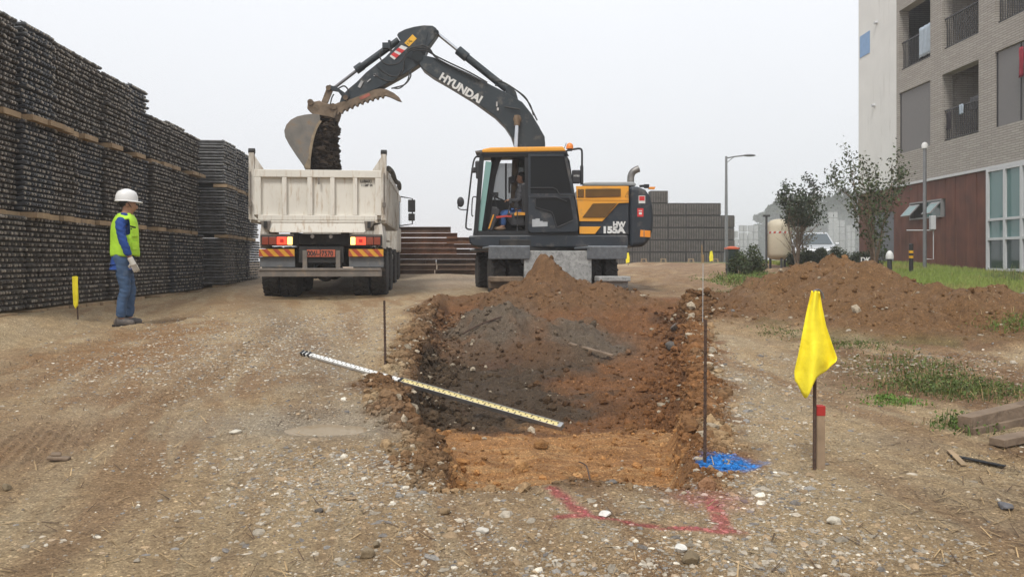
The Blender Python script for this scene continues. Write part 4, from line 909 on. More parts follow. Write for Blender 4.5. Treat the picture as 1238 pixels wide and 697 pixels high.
M_hole = mat('grille_backing', (.02, .014, .01), .9, var=.2)
for pts in ([(534, 249), (557, 249), (557, 281), (534, 281)], [(563, 248), (698, 247), (698, 277), (563, 281)], [(552, 357), (592, 304), (685, 302), (640, 357)]):
    go = EB(pr(pts, p2, YN+.006, YN+.016), 'grille', M_hole, yp)
    q = MB(); V2 = [Vector(a) for a in pts]
    def inside(x, y):
        r_ = []
        for i in range(4): a, b = V2[i], V2[(i+1) % 4]; r_.append((b.x-a.x)*(y-a.y)-(b.y-a.y)*(x-a.x))
        return all(v >= -1 for v in r_) or all(v <= 1 for v in r_)
    x = 530
    for s in (-1, 1):
        for c0 in range(200, 1100, 9):
            pt = []; st = None
            for k in range(0, 120):
                xx = 530+k*1.6; yy = (c0-xx*.8 if s < 0 else c0-600+xx*.8) if True else 0
                if inside(xx, yy):
                    if st is None: st = (xx, yy)
                    en = (xx, yy)
            if st and en != st: q.bar(p2(*st, YN+.003), p2(*en, YN+.003), .006, .014, (0, 1, 0))
    if q.v: EB(q, 'grille_mesh', mat('grille_bars', (.42, .22, .06), .6, var=.2), yp, kind='stuff')
EX = (1, 0, 0); EZ = (0, 0, 1)
o = p2(668, 393, YN+.035); textmesh('lettering', 'HW', .150, M_wht, E, o, EX, EZ, .008, .004, .95)
o = p2(627, 416, YN+.035); textmesh('lettering', '155A', .180, M_wht, E, o, EX, EZ, .011, .004, 1.18)
o = p2(712, 276, YN+.012); textmesh('lettering', '⚠', .12, M_blk, yp, o, EX, EZ, 0, .002, 1)
for (x0, y0, x1, y1, m_, nm_) in ((767, 274, 792, 303, M_wht, 'sticker'), (762, 322, 785, 354, mat('sticker_red', (.55, .03, .03), .5), 'sticker')):
    st = EB(pr([(x0, y0), (x1, y0), (x1, y1), (x0, y1)], p2, YN+.012, YN+.02), nm_, m_, cwt)
    if m_ is M_wht: EB(pr([(x0+2, y0+2), (x1-2, y0+2), (x1-2, y1-10), (x0+2, y1-10)], p2, YN+.008, YN+.012), 'sticker_print', MATS['sticker_red'], st)
    else: EB(pr([(x0+5, y0+8), (x1-5, y0+8), (x1-5, y0+11), (x0+5, y0+11)], p2, YN+.008, YN+.012).add([p2(x, y, YN+.008) for x, y in ((x0+6, y0+15), (x1-6, y0+15), (x1-6, y0+24), (x0+6, y0+24))], [(0, 1, 2, 3)]), 'sticker_print', M_wht, st)
M_amb = mat('amber_reflector', (.75, .26, .02), .35)
EB(pr([(774, 405), (812, 408), (812, 433), (772, 431)], p2, YN+.008, YN+.02), 'rear_lamp', M_amb, cwt, bevel=.004)
EB(pr([(786, 403), (789, 403), (789, 434), (786, 434)], p2, YN+.002, YN+.008), 'lamp_rib', M_gs, cwt)
EB(pr([(556, 236), (558, 224), (590, 221), (748, 221), (757, 228), (757, 236)], p2, YN+.5, YFr-.3), 'hood_top', mat('silver_hood', (.30, .31, .31), .5, metal=.3, var=.12, dirt=((.2, .18, .15), .3, 3)), bevel=.02)
EB(MB().curve([p2(736, 224, 17.0), p2(737, 200, 17.0), p2(744, 184, 17.0), p2(757, 175, 17.0), p2(768, 171, 17.0)], .075, 12), 'exhaust_pipe', mat('exhaust', (.22, .21, .20), .45, metal=.6, var=.3), smooth=60)
EB(MB().box(p2(797, 238, 16.7), (.10, .08, .08)).bar(p2(770, 238, 16.7), p2(795, 236, 16.7), .03, .05), 'rear_camera', M_blk)
EB(pr([(805, 243), (812, 240), (831, 240), (828, 249), (808, 248)], p2, 16.5, 16.6), 'rear_marker', M_amb)
# cab: posts, beams, roof, glazing, open near side
cw0, cw1 = YN, YN+1.0
def post(pts, n_='cab_frame', m_=M_blk, y0=cw0, y1=cw0+.07, par=None, **k): return EB(pr(pts, p2, y0, y1), n_, m_, par, **k)
cf = post([(158, 112), (176, 112), (152, 408), (146, 425), (132, 425), (136, 395)], bevel=.008)                       # front post
post([(158, 112), (176, 112), (152, 408), (146, 425), (132, 425), (136, 395)], y0=cw1-.07, y1=cw1, par=cf)
q = MB().prism([p2(x, y, cw0) for x, y in ((168, 104), (490, 104), (500, 122), (345, 124), (210, 126), (170, 128))], (0, .07, 0)); q.build('cab_beam', M_blk, cf, bevel=.008)
q = MB().prism([p2(x, y, cw1-.07) for x, y in ((168, 104), (490, 104), (500, 122), (345, 124), (210, 126), (170, 128))], (0, .07, 0)); q.build('cab_beam', M_blk, cf)
EB(pr([(140, 408), (535, 408), (535, 425), (136, 425)], p2, cw0+.01, cw1), 'cab_floor', M_blk)
post([(330, 115), (350, 115), (345, 420), (333, 420)], y0=cw0+.02, y1=cw0+.10)
post([(198, 150), (212, 126), (222, 126), (206, 160), (196, 250), (188, 300), (180, 300)], y0=cw0+.35, y1=cw0+.40, n_='inner_post')
post([(330, 122), (345, 122), (345, 420), (330, 420)], y0=cw1-.07, y1=cw1, par=cf)
post([(255, 150), (262, 150), (262, 300), (255, 300)], y0=cw1-.06, y1=cw1, par=cf)
# rear of cab behind the slid-back door
post([(344, 116), (490, 116), (503, 140), (536, 360), (536, 412), (344, 420)], y0=cw0+.10, y1=cw1, n_='cab_rear', m_=M_tint, bevel=.02)
roof = EB(pr([(166, 96), (200, 89), (300, 87), (478, 85), (490, 104), (168, 110)], p2, cw0-.02, cw1+.05), 'cab_roof', M_yl, bevel=.03, seg=3)
EB(pr([(140, 103), (166, 99), (168, 109), (142, 109)], p2, cw0+.1, cw1-.1), 'roof_lamp', M_gs, roof)
EB(pr([(164, 109), (492, 104), (495, 110), (164, 115)], p2, cw0-.03, cw1), 'gutter', M_blk, roof)
# windshield (its glass is seen obliquely) and far window
EB(MB().prism([p2(x, y, YN+.5) for x, y in ((200, 124), (246, 124), (234, 150), (220, 200), (210, 260), (204, 310), (190, 408), (168, 408), (202, 150))], (0, .06, 0)), 'inner_post', M_blk, cf)
EB(pr([(181, 142), (204, 146), (166, 408), (148, 408)], p2, cw0+.045, cw0+.055), 'windshield', M_teal, cf)
EB(MB().add([p2(174, 128, cw0+.07), p2(174, 128, cw1-.07), p2(150, 405, cw1-.07), p2(150, 405, cw0+.07)], [(0, 1, 2, 3)]), 'front_pane', M_cg, cf)
EB(pr([(212, 150), (255, 150), (255, 290), (196, 290)], p2, cw1-.045, cw1-.035), 'far_pane', M_cg, cf)
EB(pr([(262, 150), (330, 150), (330, 290), (262, 290)], p2, cw1-.045, cw1-.035), 'far_pane', M_cg, cf)
EB(pr([(150, 290), (330, 290), (330, 410), (140, 410)], p2, cw1-.05, cw1-.01), 'far_panel', M_blk, cf)
# slid-back door with frame, upper pane, moulded lower panel
dr = MB(); py0, py1 = cw0-.06, cw0-.005
outl = [(345, 120), (352, 113), (488, 113), (498, 122), (508, 170), (524, 290), (536, 380), (536, 405), (528, 412), (352, 416), (344, 408)]
hole = [(352, 130), (360, 124), (484, 124), (490, 130), (498, 170), (512, 262), (352, 268)]
def frame(outer, inner, f, y0, y1):
    q = MB(); n = len(outer)
    return q
EB(pr([(345, 276), (516, 274), (522, 290), (536, 380), (536, 405), (528, 413), (352, 416), (344, 408)], p2, py0, py1), 'door', M_navy, bevel=.012)
door = [o for o in E.children if o.name.startswith('door')][0]
for pts in ([(344, 113), (353, 113), (353, 276), (344, 276)], [(353, 113), (490, 113), (490, 123), (353, 123)], [(480, 113), (490, 113), (524, 276), (514, 276)], [(353, 266), (514, 264), (516, 275), (353, 277)]):
    EB(pr(pts, p2, py0, py1), 'door_frame', M_navy, door)
EB(pr([(353, 123), (482, 123), (513, 265), (353, 266)], p2, py0+.02, py0+.03), 'pane', M_tint, door)
EB(pr([(372, 284), (500, 282), (505, 292), (516, 360), (513, 368), (455, 392), (450, 385), (437, 344), (430, 332), (376, 318), (372, 308)], p2, py0-.008, py0), 'lower_pane', M_tint, door)
EB(MB().curve([p2(x, y, py0-.02) for x, y in ((372, 284), (372, 312), (380, 322), (428, 335), (438, 345), (452, 390), (460, 393), (516, 368))], .012, 6, 4), 'moulding', M_dkmetal, door)
EB(MB().tube([p2(x, y, py0-.05) for x, y in ((350, 244), (438, 244), (452, 250), (466, 272), (520, 272))], .013, 6), 'door_rail', M_dkmetal, door, smooth=40)
EB(MB().tube([p2(x, y, py0-.03) for x, y in ((352, 278), (450, 280), (492, 296))], .011, 6), 'door_rail', M_dkmetal, door, smooth=40)
EB(pr([(359, 364), (372, 364), (372, 361), (388, 361), (388, 371), (400, 371), (400, 374), (418, 374), (418, 391), (359, 393)], p2, py0-.006, py0), 'document_pocket', mat('dull_grey', (.36, .37, .38), .6, var=.15), door)
# hand rails and mirrors
M_rl = M_dkmetal
EB(MB().curve([p2(x, y, YN+.05) for x, y in ((158, 122), (140, 130), (130, 170), (118, 270), (106, 380), (110, 400), (128, 403))], .018, 6), 'hand_rail', M_rl, smooth=60)
EB(MB().curve([p2(x, y, YN-.02) for x, y in ((148, 280), (136, 278), (130, 290), (128, 345), (134, 352))], .012, 6), 'hand_rail', M_rl, smooth=60)
EB(MB().ell(p2(85, 298, YN-.02), (.075, .04, .105)), 'mirror', M_rl, smooth=60); EB(MB().curve([p2(x, y, YN) for x, y in ((76, 305), (76, 320), (88, 327), (110, 328))], .012, 6), 'mirror_arm', M_rl, smooth=60)
EB(MB().box(p2(152, 165, cw0+.05), (.12, .08, .26)).box(p2(152, 195, cw0+.05), (.09, .08, .16)).box(p2(135, 176, cw0), (.10, .06, .12)), 'mirror', M_rl, bevel=.03)
EB(MB().curve([p2(x, y, YN+.5) for x, y in ((500, 98), (520, 96), (540, 94), (549, 102), (550, 140), (549, 232))], .022, 8).tube([p2(549, 160, YN+.5), p2(549, 232, YN+.5)], .035, 8), 'hand_rail', M_rl, smooth=60)
EB(MB().box(p2(527, 202, YN+.45), (.17, .12, .28)), 'mirror', M_rl, bevel=.02)
o = p2(518, 201, YN+.375); textmesh('lettering', 'NTBS', .05, M_wht, E, o, EX, EZ, .001, .003)
bc = EB(MB().lathe([(.02, 0), (.075, 0), (.075, .04), (.065, .09), (.03, .12), (.005, .125)], p2(503, 95, YN+.3)), 'beacon', mat('beacon_orange', (.75, .22, .03), .4), smooth=50)
EB(MB().box(p2(503, 98, YN+.3), (.10, .10, .05)).bar(p2(480, 105, YN+.3), p2(503, 100, YN+.3), .02, .03), 'beacon_stand', M_rl, bc)
EB(MB().tube([p2(480, 100, YN+.3), p2(490, 72, YN+.3)], .006, 5), 'aerial', M_rl)
# cab interior
EB(MB().prism([p2(x, y, cw0+.25) for x, y in ((205, 315), (225, 318), (236, 330), (232, 345), (206, 408), (186, 408))], (0, .5, 0)), 'front_console', M_rl, bevel=.02)
EB(pr([(209, 346), (214, 346), (196, 400), (190, 400)], p2, cw0+.236, cw0+.247), 'console_stripe', M_yl)
EB(MB().bar(p2(222, 318, cw0+.5), p2(215, 280, cw0+.5), .03, .03).tube([p2(205, 268, cw0+.3), p2(212, 276, cw0+.22), p2(230, 284, cw0+.3), p2(246, 290, cw0+.5)], .015, 6).box(p2(217, 270, cw0+.55), (.14, .08, .09)), 'steering_column', M_rl, smooth=40)
seat = EB(MB().prism([p2(x, y, cw0+.22) for x, y in ((262, 340), (332, 334), (332, 392), (278, 388), (262, 360))], (0, .55, 0)), 'seat', M_rl, bevel=.03)
EB(pr([(316, 228), (336, 222), (336, 345), (322, 345)], p2, cw0+.22, cw0+.75), 'backrest', M_rl, seat, bevel=.03)
EB(pr([(268, 205), (290, 195), (292, 222), (276, 228), (276, 262), (268, 262)], p2, cw1-.2, cw1-.12), 'monitor', M_rl)
EB(pr([(290, 342), (296, 336), (334, 338), (334, 348), (292, 350)], p2, cw0+.17, cw0+.20), 'armrest_stripe', M_yl)
EB(MB().tube([p2(266, 348, cw0+.18), p2(275, 300, cw0+.18)], .012, 6).box(p2(276, 294, cw0+.18), (.05, .05, .10)), 'control_lever', M_rl)
EB(MB().tube([p2(302, 408, cw0+.02), p2(302, 320, cw0+.02), p2(300, 290, cw0+.02)], .012, 6), 'grab_bar', M_rl)
EB(pr([(220, 352), (262, 348), (275, 350), (280, 345), (280, 357), (262, 355), (222, 360)], p2, cw0+.15, cw0+.18), 'seat_belt', mat('red_web', (.45, .05, .03), .7))
# swing ring and undercarriage (turned slightly)
EB(MB().cyl((1.45, YC, p2(0, 495).z), (1.45, YC, p2(0, 470).z), .62, .62, 32), 'swing_ring', M_ch, smooth=40)
ya = R(8); fwd = Vector((-math.sin(ya), math.cos(ya), 0)); rgt = Vector((math.cos(ya), math.sin(ya), 0)); zg = gz(.9, 15.6, False)+.02
U0 = Vector((.78, 15.65, zg))
def U(r, f, z): return U0+rgt*r+fwd*f+Vector((0, 0, z*.84))
Mrot = Matrix((rgt, fwd, Vector((0, 0, 1)))).transposed()
q = MB().box(U(0, 1.3, .62), (.85, 2.9, .36), Mrot).box(U(0, 0, .5), (1.3, .3, .3), Mrot).box(U(0, 2.6, .5), (1.3, .3, .3), Mrot).box(U(0, 1.3, .9), (1.2, 1.4, .26), Mrot)
EB(q, 'undercarriage', M_ch, bevel=.03)
EB(MB().box(U(.1, 1.5, 1.12), (2.1, 1.8, .34), Mrot), 'turntable_deck', M_ch, bevel=.02)
for f in (0, 2.6):
    for r_ in (-1.10, -.78, .78, 1.10):
        rad, w = .425, .27; q = MB(); c = U(r_, f, .5); prf = [(rad*.5, -w/2), (rad*.9, -w/2), (rad, -w*.36), (rad, w*.36), (rad*.9, w/2), (rad*.5, w/2)]
        mm = MB().lathe(prf, (0, 0, 0), 'x', 32); mm.v = [tuple(c+Mrot @ Vector(v)) for v in mm.v]; tyr = EB(mm, 'tyre', M_tyre, smooth=30)
        lg = MB()
        for k in range(22):
            a = 2*math.pi*k/22
            for s in (-1, 1): lg.box((s*w*.24, (rad+.006)*math.cos(a+s*.07), (rad+.006)*math.sin(a+s*.07)), (w*.5, .06, .035), Euler((a+math.pi/2, 0, 0)).to_matrix() @ Euler((0, 0, s*.6)).to_matrix())
        lg.v = [tuple(c+Mrot @ Vector(v)) for v in lg.v]; EB(lg, 'tread', M_tyre, tyr, kind='stuff')
        mm = MB().lathe([(.02, -.12), (.12, -.12), (.14, -.04), (.24, -.03), (.26, -.12), (.26, .12), (.24, .03), (.14, .04), (.12, .12), (.02, .12)], (0, 0, 0), 'x', 24); mm.v = [tuple(c+Mrot @ Vector(v)) for v in mm.v]
        EB(mm, 'rim', MATS['rim_dirty'], tyr, smooth=40)
for s in (-1, 1):
    EB(MB().box(U(s*.94, -.12, 1.10), (.78, 1.15, .05), Mrot).box(U(s*.94, -.70, .99), (.78, .05, .26), Mrot @ Euler((.25, 0, 0)).to_matrix()), 'fender', M_fend, bevel=.02)
    EB(MB().box(U(s*.94, 2.72, 1.10), (.78, 1.15, .05), Mrot), 'fender', M_fend, bevel=.02)
    EB(MB().cyl(U(s*.42, -.45, .98), U(s*.62, -.45, .98), .05).cyl(U(s*.5, -.5, .98), U(s*.5, -.3, .9), .03), 'hydraulic_fitting', M_mudst, smooth=40)
EB(MB().box(U(0, -.62, .66), (1.30, .08, .62), Mrot).box(U(0, -.58, .98), (1.1, .12, .04), Mrot), 'dozer_blade', M_splash, bevel=.015)
for s in (-1, 1): EB(MB().box(U(s*1.02, -.78, .40), (.62, .35, .10), Mrot).box(U(s*1.02, -.70, .28), (.6, .25, .14), Mrot), 'stabiliser_foot', M_splash if s > 0 else M_mudst, bevel=.02)
# boom
bp = [(585, 222), (590, 196), (604, 188), (645, 197), (720, 230), (790, 262), (860, 300), (935, 338), (1000, 376), (1035, 420), (1070, 478), (1092, 540), (1093, 580), (1085, 640), (1040, 740), (1000, 760), (985, 700), (975, 600), (966, 545), (955, 510), (930, 472), (890, 432), (800, 367), (700, 306), (640, 272), (600, 243)]
boom = EB(pr(bp, p1, YC-.20, YC+.20), 'boom', M_boom, bevel=.015)
for y in (YC-.212, YC+.202):
    EB(pr([(1040, 428), (1090, 515), (1092, 545), (1080, 545), (1030, 440)], p1, y, y+.01), 'boom_edge', M_boom, boom)
a_, b_ = p1(672, 258), p1(838, 358); xd = (b_-a_).normalized(); zd = Vector((0, -1, 0)).cross(xd)*-1
zd = Vector((-xd.z, 0, xd.x))
o = p1(664, 283, YC-.206); textmesh('lettering', 'HYUNDAI', .232, M_wht, boom, o, xd, zd, .010, .004, 1.0)
EB(MB().cyl(p1(980, 445, YC-.30), p1(980, 445, YC+.30), .09), 'boom_pin', M_mudst, boom, smooth=40)
for y in (YC-.27, YC+.27):
    cy = EB(MB().cyl(p1(979, 450, y), p1(972, 640, y), .045), 'lift_cylinder_rod', M_chrome, smooth=40)
    EB(MB().cyl(p1(973, 600, y), p1(965, 800, y), .075).cyl(p1(980, 430, y), p1(979, 470, y), .07), 'lift_cylinder', M_mudst, cy, smooth=40)
# arm cylinder
c1, c0 = p1(756, 180), p1(938, 325)
ac = EB(MB().cyl(p1(655, 98), c1, .040), 'arm_cylinder_rod', M_chrome, smooth=40)
EB(MB().cyl(c1, c0, .082).cyl(p1(742, 168), p1(778, 198), .105).box(p1(905, 300), (.16, .1, .12)), 'arm_cylinder', M_boom, ac, smooth=40)
EB(pr([(930, 345), (938, 312), (950, 306), (975, 335), (985, 372), (960, 365)], p1, YC-.12, YC+.12), 'cylinder_bracket', M_boom, boom, bevel=.01)
# arm
ap = [(497, 108), (503, 98), (530, 84), (565, 74), (605, 68), (640, 70), (655, 80), (662, 94), (658, 104), (625, 150), (612, 178), (606, 205), (590, 222), (530, 262), (440, 312), (395, 330), (330, 368), (300, 384), (278, 388), (266, 378), (275, 352), (300, 325), (335, 296), (372, 258), (410, 228), (450, 196), (480, 166), (500, 145), (512, 128)]
arm = EB(pr(ap, p1, YC-.15, YC+.15), 'arm', M_boom, bevel=.012)
EB(pr([(560, 95), (600, 84), (622, 90), (620, 110), (600, 170), (560, 205), (520, 190), (500, 165), (530, 128)], p1, YC-.162, YC-.152), 'side_plate', M_boom, arm, bevel=.003)
EB(pr([(527, 140), (560, 105), (577, 122), (546, 154)], p1, YC-.172, YC-.163), 'warning_label', mat('label_yellow', (.72, .40, .03), .5), arm)
o = p1(543, 147, YC-.175); xd2 = (p1(560, 105)-p1(527, 140)).normalized(); textmesh('lettering', '! ⛏', .07, M_blk, arm, o, xd2, (-xd2.z, 0, xd2.x), .002, .002)
rp = EB(pr([(468, 192), (515, 148), (540, 158), (487, 207)], p1, YC-.168, YC-.153), 'striped_label', M_wht, arm)
for u in (.12, .52): 
    A0 = Vector((468, 192)).lerp(Vector((515, 148)), u); A1 = Vector((468, 192)).lerp(Vector((515, 148)), u+.24); B0 = Vector((487, 207)).lerp(Vector((540, 158)), u+.02); B1 = Vector((487, 207)).lerp(Vector((540, 158)), u+.26)
    EB(pr([tuple(A0), tuple(A1), tuple(B1), tuple(B0)], p1, YC-.172, YC-.1685), 'red_stripe', MATS['sticker_red'], rp)
EB(MB().cyl(p1(580, 192, YC-.25), p1(580, 192, YC+.25), .11, n=20).cyl(p1(655, 97, YC-.18), p1(655, 97, YC+.18), .06), 'arm_pin', M_boom, arm, smooth=40)
# bucket cylinder, links
bc1 = p1(345, 245)
bcy = EB(MB().cyl(p1(505, 128), p1(345, 243), .075).cyl(p1(360, 230), p1(332, 250), .095).box(p1(455, 155), (.14, .26, .12)).box(p1(470, 152), (.05, .3, .18)), 'bucket_cylinder', M_boom, smooth=40)
EB(MB().cyl(p1(345, 243), p1(240, 324), .034), 'bucket_cylinder_rod', mat('dull_rod', (.17, .17, .18), .4, metal=.5), bcy, smooth=40)
for y in (YC-.17, YC+.12):
    EB(pr([(218, 312), (228, 306), (245, 316), (220, 378), (205, 392), (192, 380)], p1, y, y+.05), 'link', M_mudst, bevel=.006)
    EB(pr([(222, 310), (250, 312), (290, 340), (308, 352), (300, 368), (285, 366), (262, 335), (235, 330), (220, 325)], p1, y-.01, y+.04), 'link', M_boom, bevel=.006)
EB(MB().cyl(p1(222, 319, YC-.24), p1(222, 319, YC+.24), .055).cyl(p1(291, 358, YC-.24), p1(291, 358, YC+.24), .055), 'link_pin', M_mudst, smooth=40)
# hoses
hz_ = MB()
for pts in ([(432, 170), (430, 200), (455, 225), (500, 222), (528, 195), (545, 165), (600, 148)], [(415, 225), (440, 255), (490, 275), (520, 255), (530, 200), (550, 170), (610, 160), (660, 200)], [(405, 265), (450, 290), (490, 290), (515, 250)],
            [(550, 160), (600, 150), (630, 165), (650, 195), (700, 225), (780, 265), (830, 290)], [(560, 172), (610, 170), (650, 190), (700, 215), (790, 258), (860, 298)], [(550, 250), (552, 275), (530, 305), (490, 318), (475, 322)], [(548, 252), (540, 290), (510, 320), (480, 320)], [(900, 292), (930, 300), (990, 340), (1030, 385), (1045, 430)], [(955, 315), (1010, 355), (1035, 400), (1060, 450)], [(262, 322), (285, 312), (300, 325), (302, 340)], [(230, 385), (236, 360), (244, 345)], [(930, 395), (960, 400), (990, 405)]):
    hz_.curve([p1(x, y, YC-.25) for x, y in pts], .016, 6, 6)
EB(hz_, 'hose', mat('hose', (.03, .03, .03), .6, var=.3, dirt=((.2, .18, .15), .2, 10)), smooth=60)
EB(MB().box(p1(352, 305, YC-.165), (.06, .02, .16), (0, .5, 0)).box(p1(408, 268, YC-.165), (.04, .02, .05)).box(p1(385, 290, YC-.165), (.10, .02, .02), (0, -.7, 0)).box(p1(898, 385, YC-.22), (.03, .03, .10)).box(p1(902, 405, YC-.22), (.04, .03, .06)), 'fittings', mat('worn_white', (.40, .40, .40), .6, var=.3), arm)
# quick coupler, thumb claw, bucket and its load
EB(pr([(136, 402), (140, 372), (150, 366), (165, 374), (186, 370), (205, 380), (240, 385), (255, 395), (256, 415), (248, 440), (232, 456), (225, 470), (205, 468), (196, 448), (172, 432), (150, 418)], p1, YC-.24, YC+.24), 'quick_coupler', M_mudst, bevel=.02)
EB(MB().cyl(p1(150, 376, YC-.28), p1(150, 376, YC+.28), .065).cyl(p1(241, 394, YC-.28), p1(241, 394, YC+.28), .07).cyl(p1(229, 448, YC-.26), p1(229, 448, YC+.26), .06), 'coupler_pin', M_mudst, smooth=40)
tip = [(240, 388), (262, 378), (290, 372), (330, 358), (365, 344), (400, 328), (430, 322), (455, 325), (485, 340), (505, 356), (516, 374), (500, 370), (470, 356), (452, 350)]
low = []
for k in range(9):
    u = k/8; x = 445-u*165; y = 350+u*62-math.sin(u*3.1)*6; low += [(x, y), (x-3, y+9), (x-10, y+9), (x-12, y+2)]
for y in (YC-.20, YC+.08): EB(pr(tip+low+[(262, 428), (244, 420)], p1, y, y+.12), 'thumb_claw', M_mudst, bevel=.006)
EB(pr([(345, 358), (385, 340), (392, 350), (352, 368)], p1, YC-.206, YC-.2005), 'label', mat('faded_red', (.33, .10, .07), .7, var=.3, dirt=((.25, .18, .12), .4, 12)))
bk = Vector((0, 0)); outer = [(188, 428), (160, 424), (130, 427), (98, 434), (72, 448), (54, 468), (46, 492), (50, 518), (66, 548), (92, 588), (116, 622), (132, 645)]
inner = [(140, 640), (126, 618), (100, 580), (74, 542), (60, 516), (57, 494), (64, 473), (78, 457), (102, 444), (132, 437), (160, 434), (186, 438)]
bw = .52; q = MB(); n = len(outer)
vs = [p1(x, y, YC-bw) for x, y in outer]
vs = []
for yy in (-bw, bw):
    for (x, y) in outer: v = p1(x, y, YC-bw); vs.append((v.x, YC+yy, v.z))
    for (x, y) in inner[::-1]: v = p1(x, y, YC-bw); vs.append((v.x, YC+yy, v.z))
fs = []
for i in range(n-1):
    fs += [(i, i+1, 2*n+i+1, 2*n+i), (n+i, n+i+1, 3*n+i+1, 3*n+i), (i, i+1, n+i+1, n+i), (2*n+i, 2*n+i+1, 3*n+i+1, 3*n+i)]
fs += [(0, n, 3*n, 2*n), (n-1, 2*n-1, 4*n-1, 3*n-1)]
bkt = EB(q.add(vs, fs), 'bucket', M_bucket, smooth=40)
side = outer+[(148, 640), (150, 600), (156, 555), (164, 515), (176, 480), (190, 452)]
for yy in (YC-bw-.02, YC+bw): EB(pr(side, lambda x, y, Y: Vector((p1(x, y, YC-bw).x, Y, p1(x, y, YC-bw).z)), yy, yy+.02), 'bucket_side', M_bucket, bkt, bevel=.004)
lip = [(132, 645), (126, 632), (142, 600), (146, 560), (155, 515), (168, 480), (184, 450), (196, 452), (178, 482), (166, 518), (158, 556), (152, 600), (150, 645)]
EB(pr(lip, p1, YC-bw-.032, YC-bw-.021), 'side_cutter', mat('worn_steel', (.26, .20, .13), .55, metal=.3, var=.3, scale=8, dirt=((.14, .09, .05), .3, 6)), bkt, bevel=.003)
EB(pr([(54, 500), (62, 500), (130, 600), (126, 612)], p1, YC-bw-.026, YC-bw-.0205), 'wear_plate', M_bucket, bkt)
for k in range(5):
    yy = YC-bw+.06+k*.24; EB(MB().box(p1(137, 648, yy), (.05, .07, .16), (0, -.55, 0), taper=(1, 1)), 'tooth', mat('tooth_steel', (.3, .27, .22), .4, metal=.6, var=.2), bkt)
# soil pouring out of the bucket: one lumpy mass
bm = bmesh.new(); bmesh.ops.create_icosphere(bm, subdivisions=6, radius=1)
pol = [(205, 440, 30), (212, 450, 36), (212, 470, 42), (208, 500, 50), (196, 540, 46), (198, 580, 50), (202, 620, 60), (205, 665, 66)]
R1 = random.Random(3)
for v in bm.verts:
    t = (1-v.co.z)/2*1.0; k = min(t*7, 6.999); i = int(k); f = k-i
    cx_ = pol[i][0]*(1-f)+pol[i+1][0]*f; cy_ = pol[i][1]*(1-f)+pol[i+1][1]*f; w_ = pol[i][2]*(1-f)+pol[i+1][2]*f
    rad = math.hypot(v.co.x, v.co.y)+1e-6; c = p1(cx_, cy_); W_ = w_/3.318/F*YC
    v.co = Vector((c.x+v.co.x/rad*W_*min(1, rad*1.6)*1.08, YC+v.co.y/rad*.44*min(1, rad*1.8), c.z))
co = np.array([v.co for v in bm.verts]); nx_ = fbm(co[:, 1]*1.5+co[:, 0], co[:, 2]*1.2, .16, 5, .6)*.17; ny_ = fbm(co[:, 0]*1.5+9, co[:, 2]*1.2+co[:, 1]*.7, .15, 5, .6)*.17
for v, a, b in zip(bm.verts, nx_, ny_): v.co.x += a; v.co.y += b
me = bpy.data.meshes.new('soil_load'); bm.to_mesh(me); bm.free(); me.materials.append(M_load)
lc = p1(205, 560)
for v in me.vertices: v.co -= lc
so = bpy.data.objects.new('soil_load', me); COL.objects.link(so); so.location = lc
tag(so, 'dark lumpy soil tumbling out of the excavator bucket into the truck', 'soil')
me = bpy.data.meshes.new('soil_heap'); n_ = 40
vs = []; 
for j in range(n_+1):
    for i in range(n_+1):
        u, v = i/n_*2-1, j/n_*2-1; hgt_ = .45*(1-u*u)*(1-v*v); vs.append((u*1.15, 2.1+v*1.9, 1.505+hgt_+float(fbm(np.array(u*2.), np.array(v*2.), .4, 4))*.12*(1-u*u)*(1-v*v)))
me.from_pydata(vs, [], [(j*(n_+1)+i, j*(n_+1)+i+1, (j+1)*(n_+1)+i+1, (j+1)*(n_+1)+i) for j in range(n_) for i in range(n_)]); me.materials.append(M_load)
sh = bpy.data.objects.new('soil_heap', me); COL.objects.link(sh); sh.location = (TX, TY, zt if isinstance(zt, float) else 0); sh.rotation_euler = (0, 0, R(5.2))
sh.location.z = T.location.z; tag(sh, 'dark soil already lying in the bed of the dump truck', 'soil')
# ------------------------------------------------------------------ people
M_skin = mat('skin', (.30, .16, .10), .6, var=.08); M_jean = mat('denim', (.045, .085, .16), .9, var=.25, scale=7, bump=.3, bscale=40, dirt=((.12, .15, .2), .3, 5)); M_jack = mat('blue_jacket', (.012, .05, .22), .85, var=.15, scale=6, bump=.5, bscale=14)
M_vest = mat('hi_vis', (.40, .68, .04), .7, var=.08, scale=9, bump=.5, bscale=16); M_glove = mat('cotton_glove', (.55, .53, .48), .9, var=.1); M_shoe = mat('work_shoe', (.085, .075, .07), .7, var=.3, dirt=((.2, .15, .1), .4, 14)); M_hair = mat('hair', (.012, .01, .009), .7); M_helm = mat('helmet_white', (.70, .70, .69), .35, var=.04)
pw = ground_at(151, 393); PW = thing('person', 'standing worker in white helmet, yellow-green vest, blue sleeves and jeans, facing right', 'person', pw, R(0))
